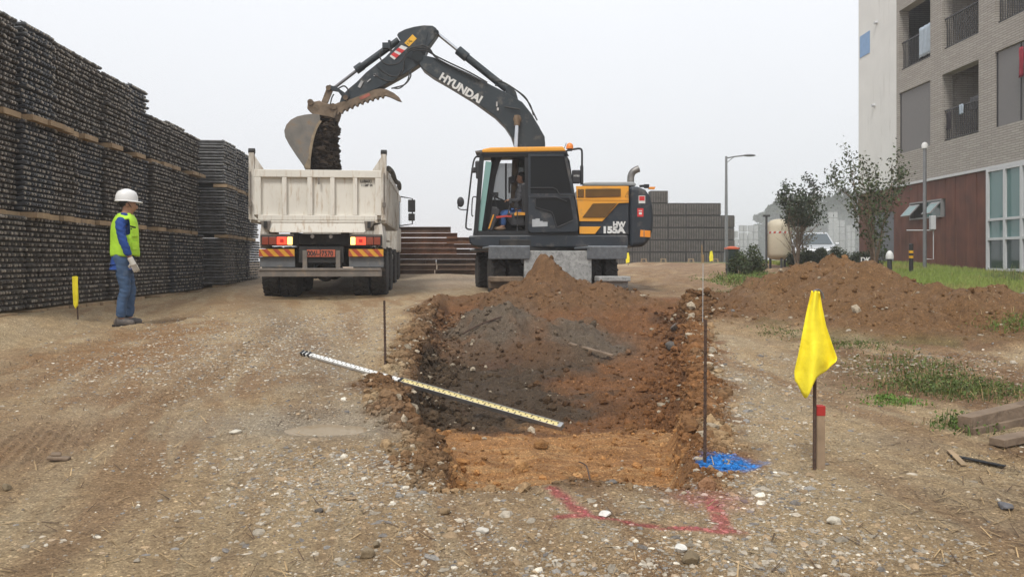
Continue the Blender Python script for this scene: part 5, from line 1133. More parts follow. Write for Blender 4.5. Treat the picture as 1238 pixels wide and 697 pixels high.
# local frame: +x is where the chest faces, -y is his right side (towards the camera)
def wl(x, y, z): return pw+Vector((x, y, z))
def K(d): return {k: (wl(*v[:3]), v[3]) for k, v in d.items()}
bodyn = K(dict(pelvis=(-.03, .0, .90, .10), waist=(-.02, 0, 1.03, .10), chest=(-.01, 0, 1.22, .11), neckb=(.0, 0, 1.40, .075), neck=(.02, 0, 1.47, .055), jaw=(.072, 0, 1.530, .070), skull=(.055, 0, 1.60, .092), crown=(.035, 0, 1.665, .078), nose=(.158, 0.005, 1.565, .017),
    shR=(-.04, -.17, 1.34, .045), elR=(-.005, -.235, 1.08, .036), wrR=(.075, -.225, .865, .030), hR=(.105, -.215, .80, .034), shL=(-.02, .17, 1.36, .062), elL=(-.03, .23, 1.08, .036), wrL=(-.02, .2, .87, .03), hL=(-.005, .19, .81, .034),
    hipR=(-.03, -.085, .84, .07), knR=(.0, -.10, .48, .045), anR=(-.045, -.10, .09, .036), toR=(.03, -.11, .045, .03), hipL=(-.02, .085, .84, .07), knL=(.06, .10, .48, .045), anL=(.04, .11, .09, .036), toL=(.12, .105, .045, .03)))
be = [('pelvis', 'waist'), ('waist', 'chest'), ('chest', 'neckb'), ('neckb', 'neck'), ('neck', 'jaw'), ('jaw', 'skull'), ('skull', 'crown'), ('jaw', 'nose'), ('neckb', 'shR'), ('shR', 'elR'), ('elR', 'wrR'), ('wrR', 'hR'), ('neckb', 'shL'), ('shL', 'elL'), ('elL', 'wrL'), ('wrL', 'hL'),
      ('pelvis', 'hipR'), ('hipR', 'knR'), ('knR', 'anR'), ('anR', 'toR'), ('pelvis', 'hipL'), ('hipL', 'knL'), ('knL', 'anL'), ('anL', 'toL')]
skin('body', bodyn, be, M_skin, PW)
def fingers(q, base, dirv, side, palm, r=.0085, L=.075, curl=.5):
    d = Vector(dirv).normalized(); s = Vector(side).normalized(); c = Vector(palm).normalized()
    for k, (o_, l_) in enumerate(((-.030, .92), (-.010, 1.03), (.010, 1.0), (.029, .80))):
        p0 = base+s*o_; p1_ = p0+d*L*.45*l_+c*.004; p2_ = p1_+(d*.8+c*curl).normalized()*L*.33*l_; p3 = p2_+(d*.5+c*curl*1.5).normalized()*L*.28*l_
        q.tube([p0-d*.03, p1_, p2_, p3], [r*1.1, r, r*.92, r*.7], 8)
    t0 = base-d*.05-s*.030; q.tube([t0, t0+(d*.5-s*.8+c*.3).normalized()*.035, t0+(d*.9-s*.5+c*.6).normalized()*.065], [r*1.3, r*1.1, r*.8], 8)
for sgn, h, w_ in ((-1, 'hR', 'wrR'), (1, 'hL', 'wrL')):
    hv = bodyn[h][0]; wv = bodyn[w_][0]; d = (hv-wv).normalized()
    g_ = {'a': (wv-d*.03, .036), 'pelvis': (wv+d*.02, .038), 'c': (hv-d*.005, (.043)), 'e': (hv+d*.025, .036)}
    go = skin('glove', g_, [('a', 'pelvis'), ('pelvis', 'c'), ('c', 'e')], M_glove, PW)
    q = MB(); fingers(q, hv+d*.045, d, (1, 0, .3), (.0, -sgn*.8, 0), .011); EB(q, 'fingers', M_glove, go, smooth=60)
jn = K(dict(pelvis=(-.03, .0, .90, .135), waist=(-.02, 0, 1.0, .125), hipR=(-.03, -.085, .82, .105), thR=(-.015, -.095, .65, .092), knR=(.01, -.10, .48, .070), caR=(-.035, -.10, .30, .066), anR=(-.045, -.10, .085, .064), hipL=(-.02, .085, .82, .115), thL=(.02, .095, .65, .095), knL=(.06, .10, .48, .078), caL=(.045, .105, .28, .076), anL=(.04, .11, .085, .07)))
skin('jeans', jn, [('pelvis', 'waist'), ('pelvis', 'hipR'), ('hipR', 'thR'), ('thR', 'knR'), ('knR', 'caR'), ('caR', 'anR'), ('pelvis', 'hipL'), ('hipL', 'thL'), ('thL', 'knL'), ('knL', 'caL'), ('caL', 'anL')], M_jean, PW, sub=3, folds=.013)
jk = K(dict(hem=(-.03, 0, .80, .150), pelvis=(-.03, 0, .88, .150), waist=(-.02, 0, 1.05, .135), chest=(-.01, 0, 1.24, .140), neckb=(.0, 0, 1.40, .10), col=(.01, 0, 1.475, .068), shR=(-.05, -.18, 1.335, .066), upR=(-.04, -.215, 1.2, .060), elR=(-.005, -.24, 1.07, .056), wrR=(.062, -.228, .90, .047), shL=(-.02, .18, 1.345, .08), upL=(-.02, .22, 1.2, .07), elL=(-.03, .235, 1.07, .062), wrL=(-.02, .205, .90, .046)))
skin('jacket', jk, [('hem', 'pelvis'), ('pelvis', 'waist'), ('waist', 'chest'), ('chest', 'neckb'), ('neckb', 'col'), ('neckb', 'shR'), ('shR', 'upR'), ('upR', 'elR'), ('elR', 'wrR'), ('neckb', 'shL'), ('shL', 'upL'), ('upL', 'elL'), ('elL', 'wrL')], M_jack, PW, sub=3, folds=.013)
# vest: open-sided tabard wrapped round the chest, armholes left free
q = MB(); nu, ks = 40, [(.905, .172, .165), (.95, .180, .17), (1.05, .170, .172), (1.18, .172, .178), (1.30, .165, .192), (1.39, .140, .185), (1.44, .105, .125), (1.462, .085, .095)]
ring = []
for z, rx, ry in ks:
    for i in range(nu):
        a = 2*math.pi*i/nu; w_ = 1+.03*math.sin(a*7+z*9)+.02*math.sin(a*3+z*23); ring.append(wl(-.0+rx*math.cos(a)*w_, ry*math.sin(a)*w_, z+.008*math.sin(a*5)))
fs = []
for k in range(len(ks)-1):
    for i in range(nu):
        a = 2*math.pi*(i+.5)/nu; zc = (ks[k][0]+ks[k+1][0])/2
        if abs(math.sin(a)) > .88 and 1.12 < zc < 1.38: continue
        fs.append((k*nu+i, k*nu+(i+1) % nu, (k+1)*nu+(i+1) % nu, (k+1)*nu+i))
q.add(ring, fs); vo = EB(q, 'vest', M_vest, PW, smooth=70); sm = vo.modifiers.new('s', 'SUBSURF'); sm.levels = 1; sm.render_levels = 1; so_ = vo.modifiers.new('t', 'SOLIDIFY'); so_.thickness = .012
for z0, x0, x1, y_ in ((1.0, .08, .19, -.10), (1.17, .10, .19, -.09)):
    EB(MB().box(wl(.120, -.135, z0+.04), (.085, .014, .105), (0, 0, R(38))), 'vest_pocket', M_vest, vo, bevel=.004)
EB(MB().box(wl(.10, -.150, 1.285), (.08, .006, .018), (0, .2, R(35))).box(wl(.095, -.152, 1.255), (.05, .006, .015), (0, .2, R(35))), 'vest_print', M_hair, vo)
for k, f_ in (('R', -.03), ('L', .055)):
    a_ = bodyn['an'+k][0]; y = a_.y
    q = MB(); pts = [(-.085, .055, .05), (-.05, .05, .055), (.0, .048, .055), (.06, .042, .052), (.12, .034, .052), (.165, .022, .042)]
    sn = {('pelvis' if i == 2 else 'n%d' % i): (Vector((a_.x+x, y+(-.02 if k == 'R' else -.005)*(i/5), pw.z+z)), r_) for i, (x, z, r_) in enumerate(pts)}
    ks_ = list(sn); so1 = skin('shoe', sn, list(zip(ks_[:-1], ks_[1:])), M_shoe, PW)
    EB(MB().prism([(a_.x-.10, y-.045, pw.z-.005), (a_.x+.08, y-.055, pw.z-.005), (a_.x+.185, y-.03, pw.z-.005), (a_.x+.185, y+.025, pw.z-.005), (a_.x+.08, y+.05, pw.z-.005), (a_.x-.10, y+.04, pw.z-.005)], (0, 0, .022)), 'sole', M_hair, so1)
# face details, ears, hair, helmet
ear = MB()
for sy in (-1, 1): ear.ell(wl(.03, sy*.083, 1.575), (.020, .010, .030))
EB(ear, 'ears', M_skin, PW, smooth=60, kind=None) if False else None
for sy in (-1, 1):
    EB(MB().ell(wl(.03, sy*.084, 1.575), (.020, .010, .030)), 'ear', M_skin, PW, smooth=60)
    EB(MB().ell(wl(.138, sy*.032, 1.588), (.010, .013, .007)), 'eye', M_hair, PW, smooth=60)
EB(MB().ell(wl(.138, 0, 1.525), (.010, .024, .006)), 'mouth', mat('lip', (.22, .08, .06), .6), PW, smooth=60)
EB(MB().ell(wl(.008, 0, 1.60), (.088, .085, .062)), 'hair', M_hair, PW, smooth=60)
hc = wl(.02, 0, 1.655)
q = MB(); dome = [(.134, -.03), (.134, 0), (.130, .04), (.116, .08), (.09, .108), (.05, .124), (.012, .129)]
q.lathe(dome, (0, 0, 0), 'z', 28); q.v = [tuple(hc+Vector((v[0]*1.03, v[1]*.86, v[2]))) for v in q.v]
ho = EB(q, 'helmet', M_helm, PW, smooth=50)
q = MB().lathe([(.130, -.032), (.142, -.036), (.144, -.026), (.133, -.018)], (0, 0, 0), 'z', 28); q.v = [tuple(hc+Vector((v[0]*1.03+(.045*max(0, v[0]/.14)**2), v[1]*.86, v[2]-.015*max(0, v[0]/.14)))) for v in q.v]; EB(q, 'brim', M_helm, ho, smooth=50)
for y_ in (-.03, 0, .03): EB(MB().curve([tuple(hc+Vector((.115*math.cos(a), y_, .02+.108*math.sin(a)))) for a in (.35, .8, 1.3, 1.8, 2.4, 2.8)], .007, 6), 'rib', M_helm, ho, smooth=60)
EB(MB().curve([tuple(hc+Vector((.0, -.112, -.03))), tuple(hc+Vector((.05, -.085, -.10))), tuple(hc+Vector((.07, -.03, -.145)))], .004, 5), 'chin_strap', M_hair, ho)
PW.rotation_euler = (0, 0, R(24))
# operator in the cab, facing left, arms on the levers
po = p2(300, 350, cw0+.5); PO = thing('person', 'excavator operator in dark grey jacket and blue trousers seated in the cab, facing left', 'person', po)
O = lambda x, y, dy=0.: p2(x, y, cw0+.5+dy)
sc_ = .8
on = dict(pelvis=(O(312, 350), .13), waist=(O(312, 322), .12), chest=(O(318, 275), .135), neckb=(O(319, 238), .08), neck=(O(317, 226), .055), jaw=(O(311, 217), .062), skull=(O(315, 202), .083), crown=(O(318, 192), .07), nose=(O(298, 212), .014),
    shR=(O(322, 245, .18), .06), elR=(O(316, 298, .25), .045), wrR=(O(280, 292, .2), .03), shL=(O(320, 245, -.18), .06), elL=(O(308, 296, -.25), .046), wrL=(O(276, 292, -.24), .032), hL=(O(268, 291, -.23), .035),
    hipR=(O(300, 348, .1), .085), knR=(O(245, 338, .12), .062), anR=(O(240, 392, .12), .045), toR=(O(215, 401, .12), .036), hipL=(O(300, 352, -.1), .085), knL=(O(248, 345, -.12), .062), anL=(O(250, 392, -.12), .045), toL=(O(222, 402, -.12), .036))
oe = [('pelvis', 'waist'), ('waist', 'chest'), ('chest', 'neckb'), ('neckb', 'neck'), ('neck', 'jaw'), ('jaw', 'skull'), ('skull', 'crown'), ('jaw', 'nose'), ('neckb', 'shR'), ('shR', 'elR'), ('elR', 'wrR'), ('neckb', 'shL'), ('shL', 'elL'), ('elL', 'wrL'), ('wrL', 'hL'), ('pelvis', 'hipR'), ('hipR', 'knR'), ('knR', 'anR'), ('anR', 'toR'), ('pelvis', 'hipL'), ('hipL', 'knL'), ('knL', 'anL'), ('anL', 'toL')]
skin('body', on, oe, M_skin, PO)
q = MB(); fingers(q, on['hL'][0]+Vector((-.03, 0, 0)), (-1, 0, -.3), (0, 1, 0), (0, 0, -1), .009, .06, .9); EB(q, 'fingers', M_skin, PO, smooth=60)
M_gj = mat('grey_jacket', (.045, .045, .05), .9, var=.25, scale=8, bump=.4, bscale=15)
up = lambda k, f: (on[k][0], on[k][1]*f)
skin('jacket', dict(pelvis=up('pelvis', 1.12), waist=up('waist', 1.18), chest=up('chest', 1.15), neckb=up('neckb', 1.2), shR=up('shR', 1.25), elR=up('elR', 1.3), wrR=up('wrR', 1.3), shL=up('shL', 1.25), elL=up('elL', 1.35), wrL=up('wrL', 1.3)), [('pelvis', 'waist'), ('waist', 'chest'), ('chest', 'neckb'), ('neckb', 'shR'), ('shR', 'elR'), ('elR', 'wrR'), ('neckb', 'shL'), ('shL', 'elL'), ('elL', 'wrL')], M_gj, PO, sub=3, folds=.013)
skin('trousers', dict(pelvis=up('pelvis', 1.08), hipR=up('hipR', 1.15), knR=up('knR', 1.25), anR=up('anR', 1.4), hipL=up('hipL', 1.15), knL=up('knL', 1.25), anL=up('anL', 1.4)), [('pelvis', 'hipR'), ('hipR', 'knR'), ('knR', 'anR'), ('pelvis', 'hipL'), ('hipL', 'knL'), ('knL', 'anL')], mat('bright_denim', (.04, .10, .26), .9, var=.2), PO)
M_tan = mat('tan_shoe', (.28, .19, .12), .8, var=.2)
for k in 'RL': EB(MB().ell((on['an'+k][0]*.45+on['to'+k][0]*.55)+Vector((0, 0, -.01)), (.13, .045, .042)), 'shoe', M_tan, PO, smooth=60)
EB(MB().ell(O(319, 196), (.088, .080, .070)).ell(O(325, 208), (.05, .072, .07)), 'hair', M_hair, PO, smooth=60)
EB(MB().ell(O(318, 212, -.078), (.018, .01, .028)), 'ear', M_skin, PO, smooth=60)
# ------------------------------------------------------------------ flags, stakes and rods
M_flag = mat('flag_yellow', (.88, .74, .03), .75, var=.10, scale=5, bump=.6, bscale=11); M_rust_rod = mat('rebar', (.075, .045, .032), .8, var=.3, scale=30, bump=.5, bscale=60)
fb = ground_at(984.5, 568); Yf_ = fb.y; ft = P(985.5, 356, Yf_)
t = thing('flag_marker', 'large bright yellow flag drooping from a rusty rebar rod in the right foreground', 'flag', fb)
MB().cyl(fb-Vector((0, 0, .05)), ft, .0095, .0095, 8).build('rod', M_rust_rod, t, smooth=60)
# the cloth: a hanging sheet gathered at the top of the rod, folded twice
q = MB(); nu, nv = 26, 34; vs = []
def cloth_edge(v):   # left and right outline in photo pixels, v 0 top .. 1 bottom
    yl = [352, 375, 400, 425, 446, 457]; xl = [982, 975, 970, 964, 960, 961]; yr = [353, 372, 395, 415, 432, 470]; xr = [992, 994, 1000, 1007, 1013, 972]
    return xl, yl, xr, yr
for j in range(nv+1):
    v = j/nv
    xl = np.interp(v, [0, .25, .5, .75, .92, 1], [981, 975, 970, 965, 960, 961]); yl = np.interp(v, [0, .25, .5, .75, .92, 1], [351, 376, 402, 428, 447, 456])
    xr = np.interp(v, [0, .2, .45, .7, .88, 1], [991, 994, 999, 1007, 1013, 974]); yr = np.interp(v, [0, .2, .45, .7, .88, 1], [352, 370, 394, 418, 434, 477])
    if v > .88: xr = np.interp(v, [.88, 1], [1012, 1010]); yr = np.interp(v, [.88, 1], [434, 436])
    for i in range(nu+1):
        u = i/nu; x = xl+(xr-xl)*u; y = yl+(yr-yl)*u
        if v > .8: y += (v-.8)/.2*(30*math.exp(-((u-.28)/.2)**2)+8*math.exp(-((u-.7)/.25)**2))
        fold = math.sin(u*math.pi*2.6+.5+v*.9)*.050*(.25+v)+math.sin(u*9+v*7)*.010
        vs.append(P(x, y, Yf_-.012+fold*(.7)-.02*v))
q.add(vs, [(j*(nu+1)+i, j*(nu+1)+i+1, (j+1)*(nu+1)+i+1, (j+1)*(nu+1)+i) for j in range(nv) for i in range(nu)])
fo = q.build('flag_cloth', M_flag, t, smooth=180); s_ = fo.modifiers.new('t', 'SOLIDIFY'); s_.thickness = .002
MB().curve([P(983, 352, Yf_-.02), P(989, 350, Yf_-.02), P(994, 354, Yf_-.02), P(996, 361, Yf_-.02)], .004, 6).build('tie', MATS['dull_rod'], t)
sb = ground_at(991, 567); t = thing('survey_stake', 'square wooden survey stake with red painted top beside the large yellow flag', 'stake', sb)
tp = P(991, 490, sb.y)
MB().box(((sb.x+tp.x)/2, sb.y, (sb.z-.05+tp.z)/2), (.042, .042, tp.z-sb.z+.05)).build('stake_body', mat('pale_wood', (.30, .215, .14), .85, var=.2, scale=9, dirt=((.2, .14, .09), .4, 12)), t, bevel=.003)
tr_ = P(991, 502, sb.y); MB().box((sb.x, sb.y, (tp.z+tr_.z)/2+.002), (.045, .045, tp.z-tr_.z)).build('painted_top', mat('red_paint', (.36, .025, .02), .7, var=.15, scale=20), t, bevel=.003)
def rod(px0, py0, px1, py1, r, label, m=M_rust_rod, name='rebar_rod', cat='rod'):
    b = ground_at(px0, py0); tt = P(px1, py1, b.y); q = MB().cyl(b-Vector((0, 0, .05)), tt, r, r*.9, 8)
    n = int((tt-b).length/.03)
    for k in range(n): q.cyl(b.lerp(tt, k/n), b.lerp(tt, k/n)+Vector((0, 0, .006)), r*1.22, r*1.22, 7)
    return single(q, name, m, label, cat, b, smooth=40)
rod(852, 560, 853, 386, .0085, 'rusty rebar rod standing in the blue paint at the right trench lip')
rod(466, 441, 464.5, 363, .011, 'rusty rebar rod standing at the left trench lip before the truck')
rod(849.5, 392, 850, 318, .005, 'thin pale rod far along the right side of the trench', MATS['worn_white'])
b = ground_at(94.5, 386); t = thing('flag_marker', 'small narrow yellow flag on a thin rod left of the worker', 'flag', b)
MB().cyl(b-Vector((0, 0, .05)), P(92, 334, b.y), .009, .009, 6).build('rod', M_rust_rod, t)
vs = []; q = MB(); ol = [(87, 334), (92.5, 333.5), (94, 345), (94.5, 360), (94, 369), (91, 373), (88.5, 368), (87.5, 350)]
q.prism([P(x, y, b.y-.02) for x, y in ol], (0, .012, 0)).prism([P(x, y, b.y-.035) for x, y in ((90, 334), (94, 334), (93.5, 366), (91, 372))], (0, .01, 0)).build('flag_cloth', M_flag, t, bevel=.003)
for px, py, x1, y1, lb in ((759.5, 318, 759, 305, 'small yellow flag on a stick in front of the far stacks, right of the excavator'), (861, 319, 860, 303, 'small yellow flag on a stick near the street lamp, before the far stacks')):
    Yd = 42; b = P(px, py, Yd); b.z = gz(b.x, Yd, False); t = thing('flag_marker', lb, 'flag', b); k = Yd/F
    MB().cyl(b, P(x1, y1, Yd), .015, .012, 6).build('rod', M_rust_rod, t)
    MB().prism([P(x, y, Yd-.03) for x, y in ((x1-1.5, y1+1), (x1+1, y1), (x1+2.2, y1+6), (x1+2, y1+12), (x1-2, y1+13), (x1-2.5, y1+8))], (0, .02, 0)).build('flag_cloth', M_flag, t)
b = P(849, 319, 40); b.z = gz(b.x, 40, False); single(MB().cyl(b, P(848.5, 296, 40), .03, .03, 6).box(b+Vector((.02, 0, .2)), (.12, .1, .4)), 'marker_post', mat('green_orange', (.25, .16, .07), .7), 'thin orange-brown post with green foot before the far stacks', 'post', b, bevel=.005)
# ------------------------------------------------------------------ levelling staff lying over the trench
A3, B3 = Vector(SA), Vector(SB); d = (B3-A3); Ls = d.length; d.normalize(); t = thing('levelling_staff', 'long white and yellow levelling staff lying across the left trench lip', 'levelling staff', A3)
upv = Vector((-.25, -.40, .88)).normalized(); M_st1 = mat('staff_white', (.62, .62, .60), .45, var=.06, scale=10, dirt=((.3, .25, .18), .15, 14)); M_st2 = mat('staff_yellow', (.62, .52, .24), .5, var=.08, scale=10, dirt=((.3, .25, .18), .2, 14)); M_al = mat('aluminium', (.45, .45, .45), .35, metal=.7, var=.1)
L1 = .44*Ls
MB().bar(A3, A3+d*L1, .042, .026, upv).build('white_section', M_st1, t, bevel=.003); MB().bar(A3+d*L1, B3, .044, .028, upv).build('yellow_section', M_st2, t, bevel=.003)
sdv = d.cross(upv).normalized(); nrm = sdv.cross(d)
tk = MB(); k = 0; u = .02
while u < Ls-.03:
    hh = .0145 if u < L1 else .0175; c = A3+d*u+nrm*hh+sdv*(.010 if k % 2 else -.010); tk.bar(c, c+d*.008, .012 if k % 5 else .030, .0016, nrm); u += .03; k += 1
tk.build('graduations', mat('graduation', (.12, .10, .07), .7), t, kind='stuff')
for s_ in (-1, 1): MB().bar(A3+d*L1+sdv*s_*.024, B3+sdv*s_*.024, .004, .040, upv).build('edge_rail', M_al, t)
for u in (0, .045, .10, L1): MB().bar(A3+d*(u), A3+d*(u+.03), .050 if u < .2 else .054, .036 if u < .2 else .042, upv).build('collar', M_blk, t, bevel=.003)
MB().bar(B3-d*.035, B3, .054, .036, upv).build('end_cap', M_al, t, bevel=.003)
# ------------------------------------------------------------------ timbers lying bottom right, plank and loose pieces
M_old = mat('old_timber', (.20, .145, .10), .9, var=.3, scale=5, bump=.5, bscale=30, dirt=((.09, .06, .04), .4, 7))
a0 = ground_at(1166, 524); a1 = a0+Vector((.80, .42, .02)); t = thing('timber_beam', 'upper weathered timber beam lying at the right edge beside weeds', 'timber', a0)
MB().bar(a0+Vector((0, 0, .05)), a1+Vector((0, 0, .075)), .09, .10).build('beam_wood', M_old, t, bevel=.005); MB().bar(a0+Vector((.02, -.05, .012)), a1+Vector((.02, -.05, .02)), .03, .05).build('batten', M_old, t, bevel=.003)
a0 = ground_at(1205, 541); single(MB().bar(a0+Vector((0, 0, .03)), a0+Vector((.72, .36, .05)), .09, .045), 'timber_beam', M_old, 'lower weathered timber plank lying in front of the timber beam at the right edge', 'timber', a0, bevel=.005)
def stick(p0, p1_, r, m, name, label, cat='stick', z=.01, flat=False):
    a, b = ground_at(*p0), ground_at(*p1_); a.z += z; b.z += z; q = MB()
    if flat: q.bar(a, b, r*4, r)
    else:
        mdl = (a+b)/2+Vector((random.uniform(-.02, .02), 0, .02)); q.curve([a, mdl, b], r, 6, 3)
    single(q, name, m, label, cat, a, bevel=.002 if flat else 0)
stick((688, 418), (741, 433), .02, M_old, 'plank', 'short brown plank lying on the soil in the middle of the trench', 'plank', .03, True)
stick((1150, 553), (1215, 567), .008, M_blk, 'plastic_strip', 'black plastic strip lying on the ground below the timbers', 'strip', .01, True)
stick((1148, 549), (1166, 567), .008, M_timber, 'wood_chip', 'small pale wood offcut beside the black strip', 'offcut', .01, True)
stick((700, 562), (713, 585), .004, M_rust_rod, 'twig', 'thin dark twig on the orange trench floor', 'twig', .02)
stick((560, 408), (606, 386), .012, M_rust_rod, 'root', 'dark root lying on the grey heap in the trench', 'root', .03)
b = ground_at(71, 558); single(MB().box(b+Vector((0, 0, .015)), (.11, .05, .018), (0, .1, .2)).box(b+Vector((-.02, .01, .03)), (.05, .04, .02), (.2, .1, .5)), 'wood_fragment', M_old, 'dark flat fragment on the bare ground at the far left', 'fragment', b, bevel=.006)
# notable single stones
def stone(px, py, r, col, label, flat=.7, seed=0):
    bm = bmesh.new(); bmesh.ops.create_icosphere(bm, subdivisions=3, radius=1); rr = np.random.default_rng(seed)
    pl = [(Vector(rr.normal(size=3)).normalized(), rr.uniform(.55, .85)) for _ in range(14)]
    for v in bm.verts:
        for n, dd in pl:
            e = v.co.dot(n)-dd
            if e > 0: v.co -= n*e*.85
        v.co = Vector((v.co.x*r, v.co.y*r*.8, v.co.z*r*flat))
    me = bpy.data.meshes.new('stone'); bm.to_mesh(me); bm.free(); me.materials.append(mat('stone_%d' % int(col[0]*1000), col, .8, var=.25, scale=25, bump=.4, bscale=60)); me.polygons.foreach_set('use_smooth', [True]*len(me.polygons)); me.set_sharp_from_angle(angle=R(35))
    o = bpy.data.objects.new('stone', me); COL.objects.link(o); b = ground_at(px, py); o.location = b+Vector((0, 0, r*flat*.45)); o.rotation_euler = (0, 0, seed); tag(o, label, 'stone')
stone(443, 676, .036, (.20, .15, .09), 'brown pebble at the bottom edge, left of centre', .7, 1)
stone(8, 593, .032, (.16, .12, .07), 'brown stone at the far left edge', .7, 2)
stone(385, 621, .022, (.10, .09, .08), 'small dark pebble in the left foreground', .7, 3)
stone(538, 623, .03, (.22, .15, .08), 'round brown clod before the trench corner', .8, 4)
stone(455, 664, .022, (.17, .13, .08), 'small brown pebble right of the bottom brown pebble', .7, 5)
stone(285, 524, .045, (.50, .46, .38), 'pale flat stone lying left of the puddle', .4, 6)
stone(731, 624, .032, (.62, .60, .55), 'white triangular stone on the red paint line', .5, 7)
stone(822, 668, .035, (.64, .62, .57), 'angular white stone near the bottom right of centre', .5, 8)
stone(584, 645, .03, (.55, .52, .46), 'pale oval stone in the bottom centre', .5, 9)
stone(1008, 633, .035, (.50, .49, .46), 'pale grey stone at the lower right', .6, 10)
stone(836, 682, .05, (.16, .16, .16), 'dark grey stone at the bottom, right of the angular white stone', .6, 11)
stone(812, 424, .085, (.10, .085, .07), 'large dark stone at the foot of the brown heap by the right lip', .75, 12)
stone(818, 399, .09, (.12, .10, .085), 'large grey stone above the dark stone by the right lip', .7, 13)
stone(1215, 616, .04, (.13, .13, .14), 'dark stone near the right edge of the foreground', .6, 14)
# puddle
n = 40; q = MB(); zp = .165-.030
q.add([(-1.16+math.cos(a)*(.36+.06*math.sin(3*a+1)+.03*math.sin(7*a)), 5.0+math.sin(a)*(.24+.05*math.sin(2*a)), zp) for a in [2*math.pi*i/n for i in range(n)]], [tuple(range(n))])
mw = bpy.data.materials.new('muddy_water'); mw.use_nodes = True; bb = mw.node_tree.nodes['Principled BSDF']; bb.inputs['Base Color'].default_value = (.26, .20, .13, 1); bb.inputs['Roughness'].default_value = .12
po_ = q.build('puddle', mw); tag(po_, 'shallow muddy puddle on the sandy ground', kind='structure')
# ------------------------------------------------------------------ plants
M_leaf = mat('leaf', (.05, .08, .02), .6, var=.2, attr='albedo', spec=.3); M_bark = mat('bark', (.16, .12, .085), .9, var=.3, scale=12, bump=.5); M_grass = mat('grass', (.1, .12, .03), .7, var=.15, attr='albedo', spec=.2)
def leaves(name, C, size, base, m, parent, seed=0, var=.35, kind='stuff', droop=.3):
    r = np.random.default_rng(seed); n = len(C); a = r.uniform(0, 2*math.pi, n); b = r.normal(-droop, .6, n)
    u = np.stack([np.cos(a)*np.cos(b), np.sin(a)*np.cos(b), np.sin(b)], -1); w = r.normal(size=(n, 3)); w -= u*(w*u).sum(1, keepdims=True); w /= np.linalg.norm(w, axis=1, keepdims=True)
    s = (size*r.uniform(.6, 1.3, n))[:, None]; nn = np.cross(u, w)
    V = np.stack([C-u*s*.5, C+w*s*.28+nn*s*.06, C+u*s*.5, C-w*s*.28+nn*s*.06], 1).reshape(-1, 3)
    Fc = np.arange(4*n).reshape(n, 4); cc = np.array(base)*r.uniform(1-var, 1+var, (n, 1))*np.stack([r.uniform(.85, 1.25, n), np.ones(n), r.uniform(.7, 1.2, n)], -1)
    if parent is not None: V = V-np.array(parent.location)
    o = np_mesh(name, V, Fc, m, np.repeat(cc, 4, 0)); o['kind'] = kind
    if parent is not None: o.parent = parent
    return o
def tree(px, Y, py_top, spread, label, stems, leafsz, nl, base, seed, zb=None, density=1., cat='tree', lean=0, group=None, name='young_tree', start=.25, r0=.03, vase=True):
    r = random.Random(seed); p = P(px, 300, Y); zb = gz(p.x, Y) if zb is None else zb; ht = P(0, py_top, Y).z-zb
    t = thing(name, label, cat, (p.x, Y, zb), 0, group); q = MB(); pts = []; tubes = []
    def branch(a, d, l, rad, depth):
        n = 4; pt = [a]; dd = Vector(d).normalized(); 
        for i in range(n):
            dd = (dd+Vector((r.gauss(0, .13), r.gauss(0, .13), r.gauss(0, .08)+.05))).normalized(); pt.append(pt[-1]+dd*l/n)
            if depth <= 1: pts.append((pt[-1], .5*spread*.25))
        tubes.append((pt, [rad*(1-.75*i/n) for i in range(n+1)]))
        if depth > 0:
            for i in range(1, n+1):
                for k in range(2 if depth > 1 else r.choice((1, 2))):
                    az = r.uniform(0, 6.28); el = r.uniform(.25, .9); branch(pt[i], dd*.7+Vector((math.cos(az)*math.cos(el), math.sin(az)*math.cos(el), math.sin(el)*.8)), l*r.uniform(.35, .6), rad*.45, depth-1)
    for (dx, frac, z_s) in stems:
        branch(Vector((p.x, Y, zb-.03)), Vector((dx, r.uniform(-.15, .15), 1)), ht*frac, r0, 2)
    zm = max(v.z for pt, _ in tubes for v in pt); kz = ht*.97/(zm-zb); xm = np.percentile([abs(v.x-p.x) for pt, _ in tubes for v in pt], 97); kx = min(1.6, spread*.5/xm)
    fw = lambda v: min(1.15, max(.12, ((v.z-zb)*kz/ht)*1.7-.1)) if vase else 1
    fit = lambda v: Vector((p.x+(v.x-p.x)*kx*fw(v), Y+(v.y-Y)*kx, zb-.03+(v.z-zb+.03)*kz))
    for pt, rr_ in tubes: q.tube([fit(v) for v in pt], rr_, 6)
    pts = [(fit(c), w) for c, w in pts]
    q.build('trunk', M_bark, t, smooth=60)
    P0 = np.array([[*c] for c, w in pts]); wp_ = np.clip((P0[:, 2]-zb)/ht*1.3-.1, .06, 1)**1.3; idx_ = np.random.default_rng(seed).choice(len(P0), nl, p=wp_/wp_.sum())
    C = P0[idx_]+np.random.default_rng(seed+1).normal(0, spread*.055, (nl, 3)); C = C[C[:, 2] > zb+ht*(start+.22*np.clip((p.x-.06-C[:, 0])/(spread*.5), 0, 1))]; C = C[C[:, 2] < zb+ht*1.03]
    leaves('crown', C, leafsz, base, M_leaf, t, seed); return t
tree(1058, 17, 170, 1.45, 'slender sparse young tree with dark leaves before the building corner', [(-.06, .86, 0), (.03, .8, 0), (.36, .78, 0)], .075, 2700, (.050, .070, .028), 11, start=.26)
tree(964, 22, 206, 1.2, 'young tree with dense dark crown standing behind the beige tank', [(-.20, .84, 0), (-.04, .84, 0), (.12, .84, 0), (.30, .72, 0)], .085, 4600, (.034, .050, .024), 29, start=.47, r0=.03)
tree(972, 30, 258, 1.3, 'pale thin sapling seen between the dark tree and the misty stacks', [(-.15, .7, 0), (.2, .7, 0)], .09, 900, (.13, .13, .09), 35, start=.2, zb=.95)
M_far = mat('far_leaf', (.05, .07, .04), .8, var=.2, attr='albedo')
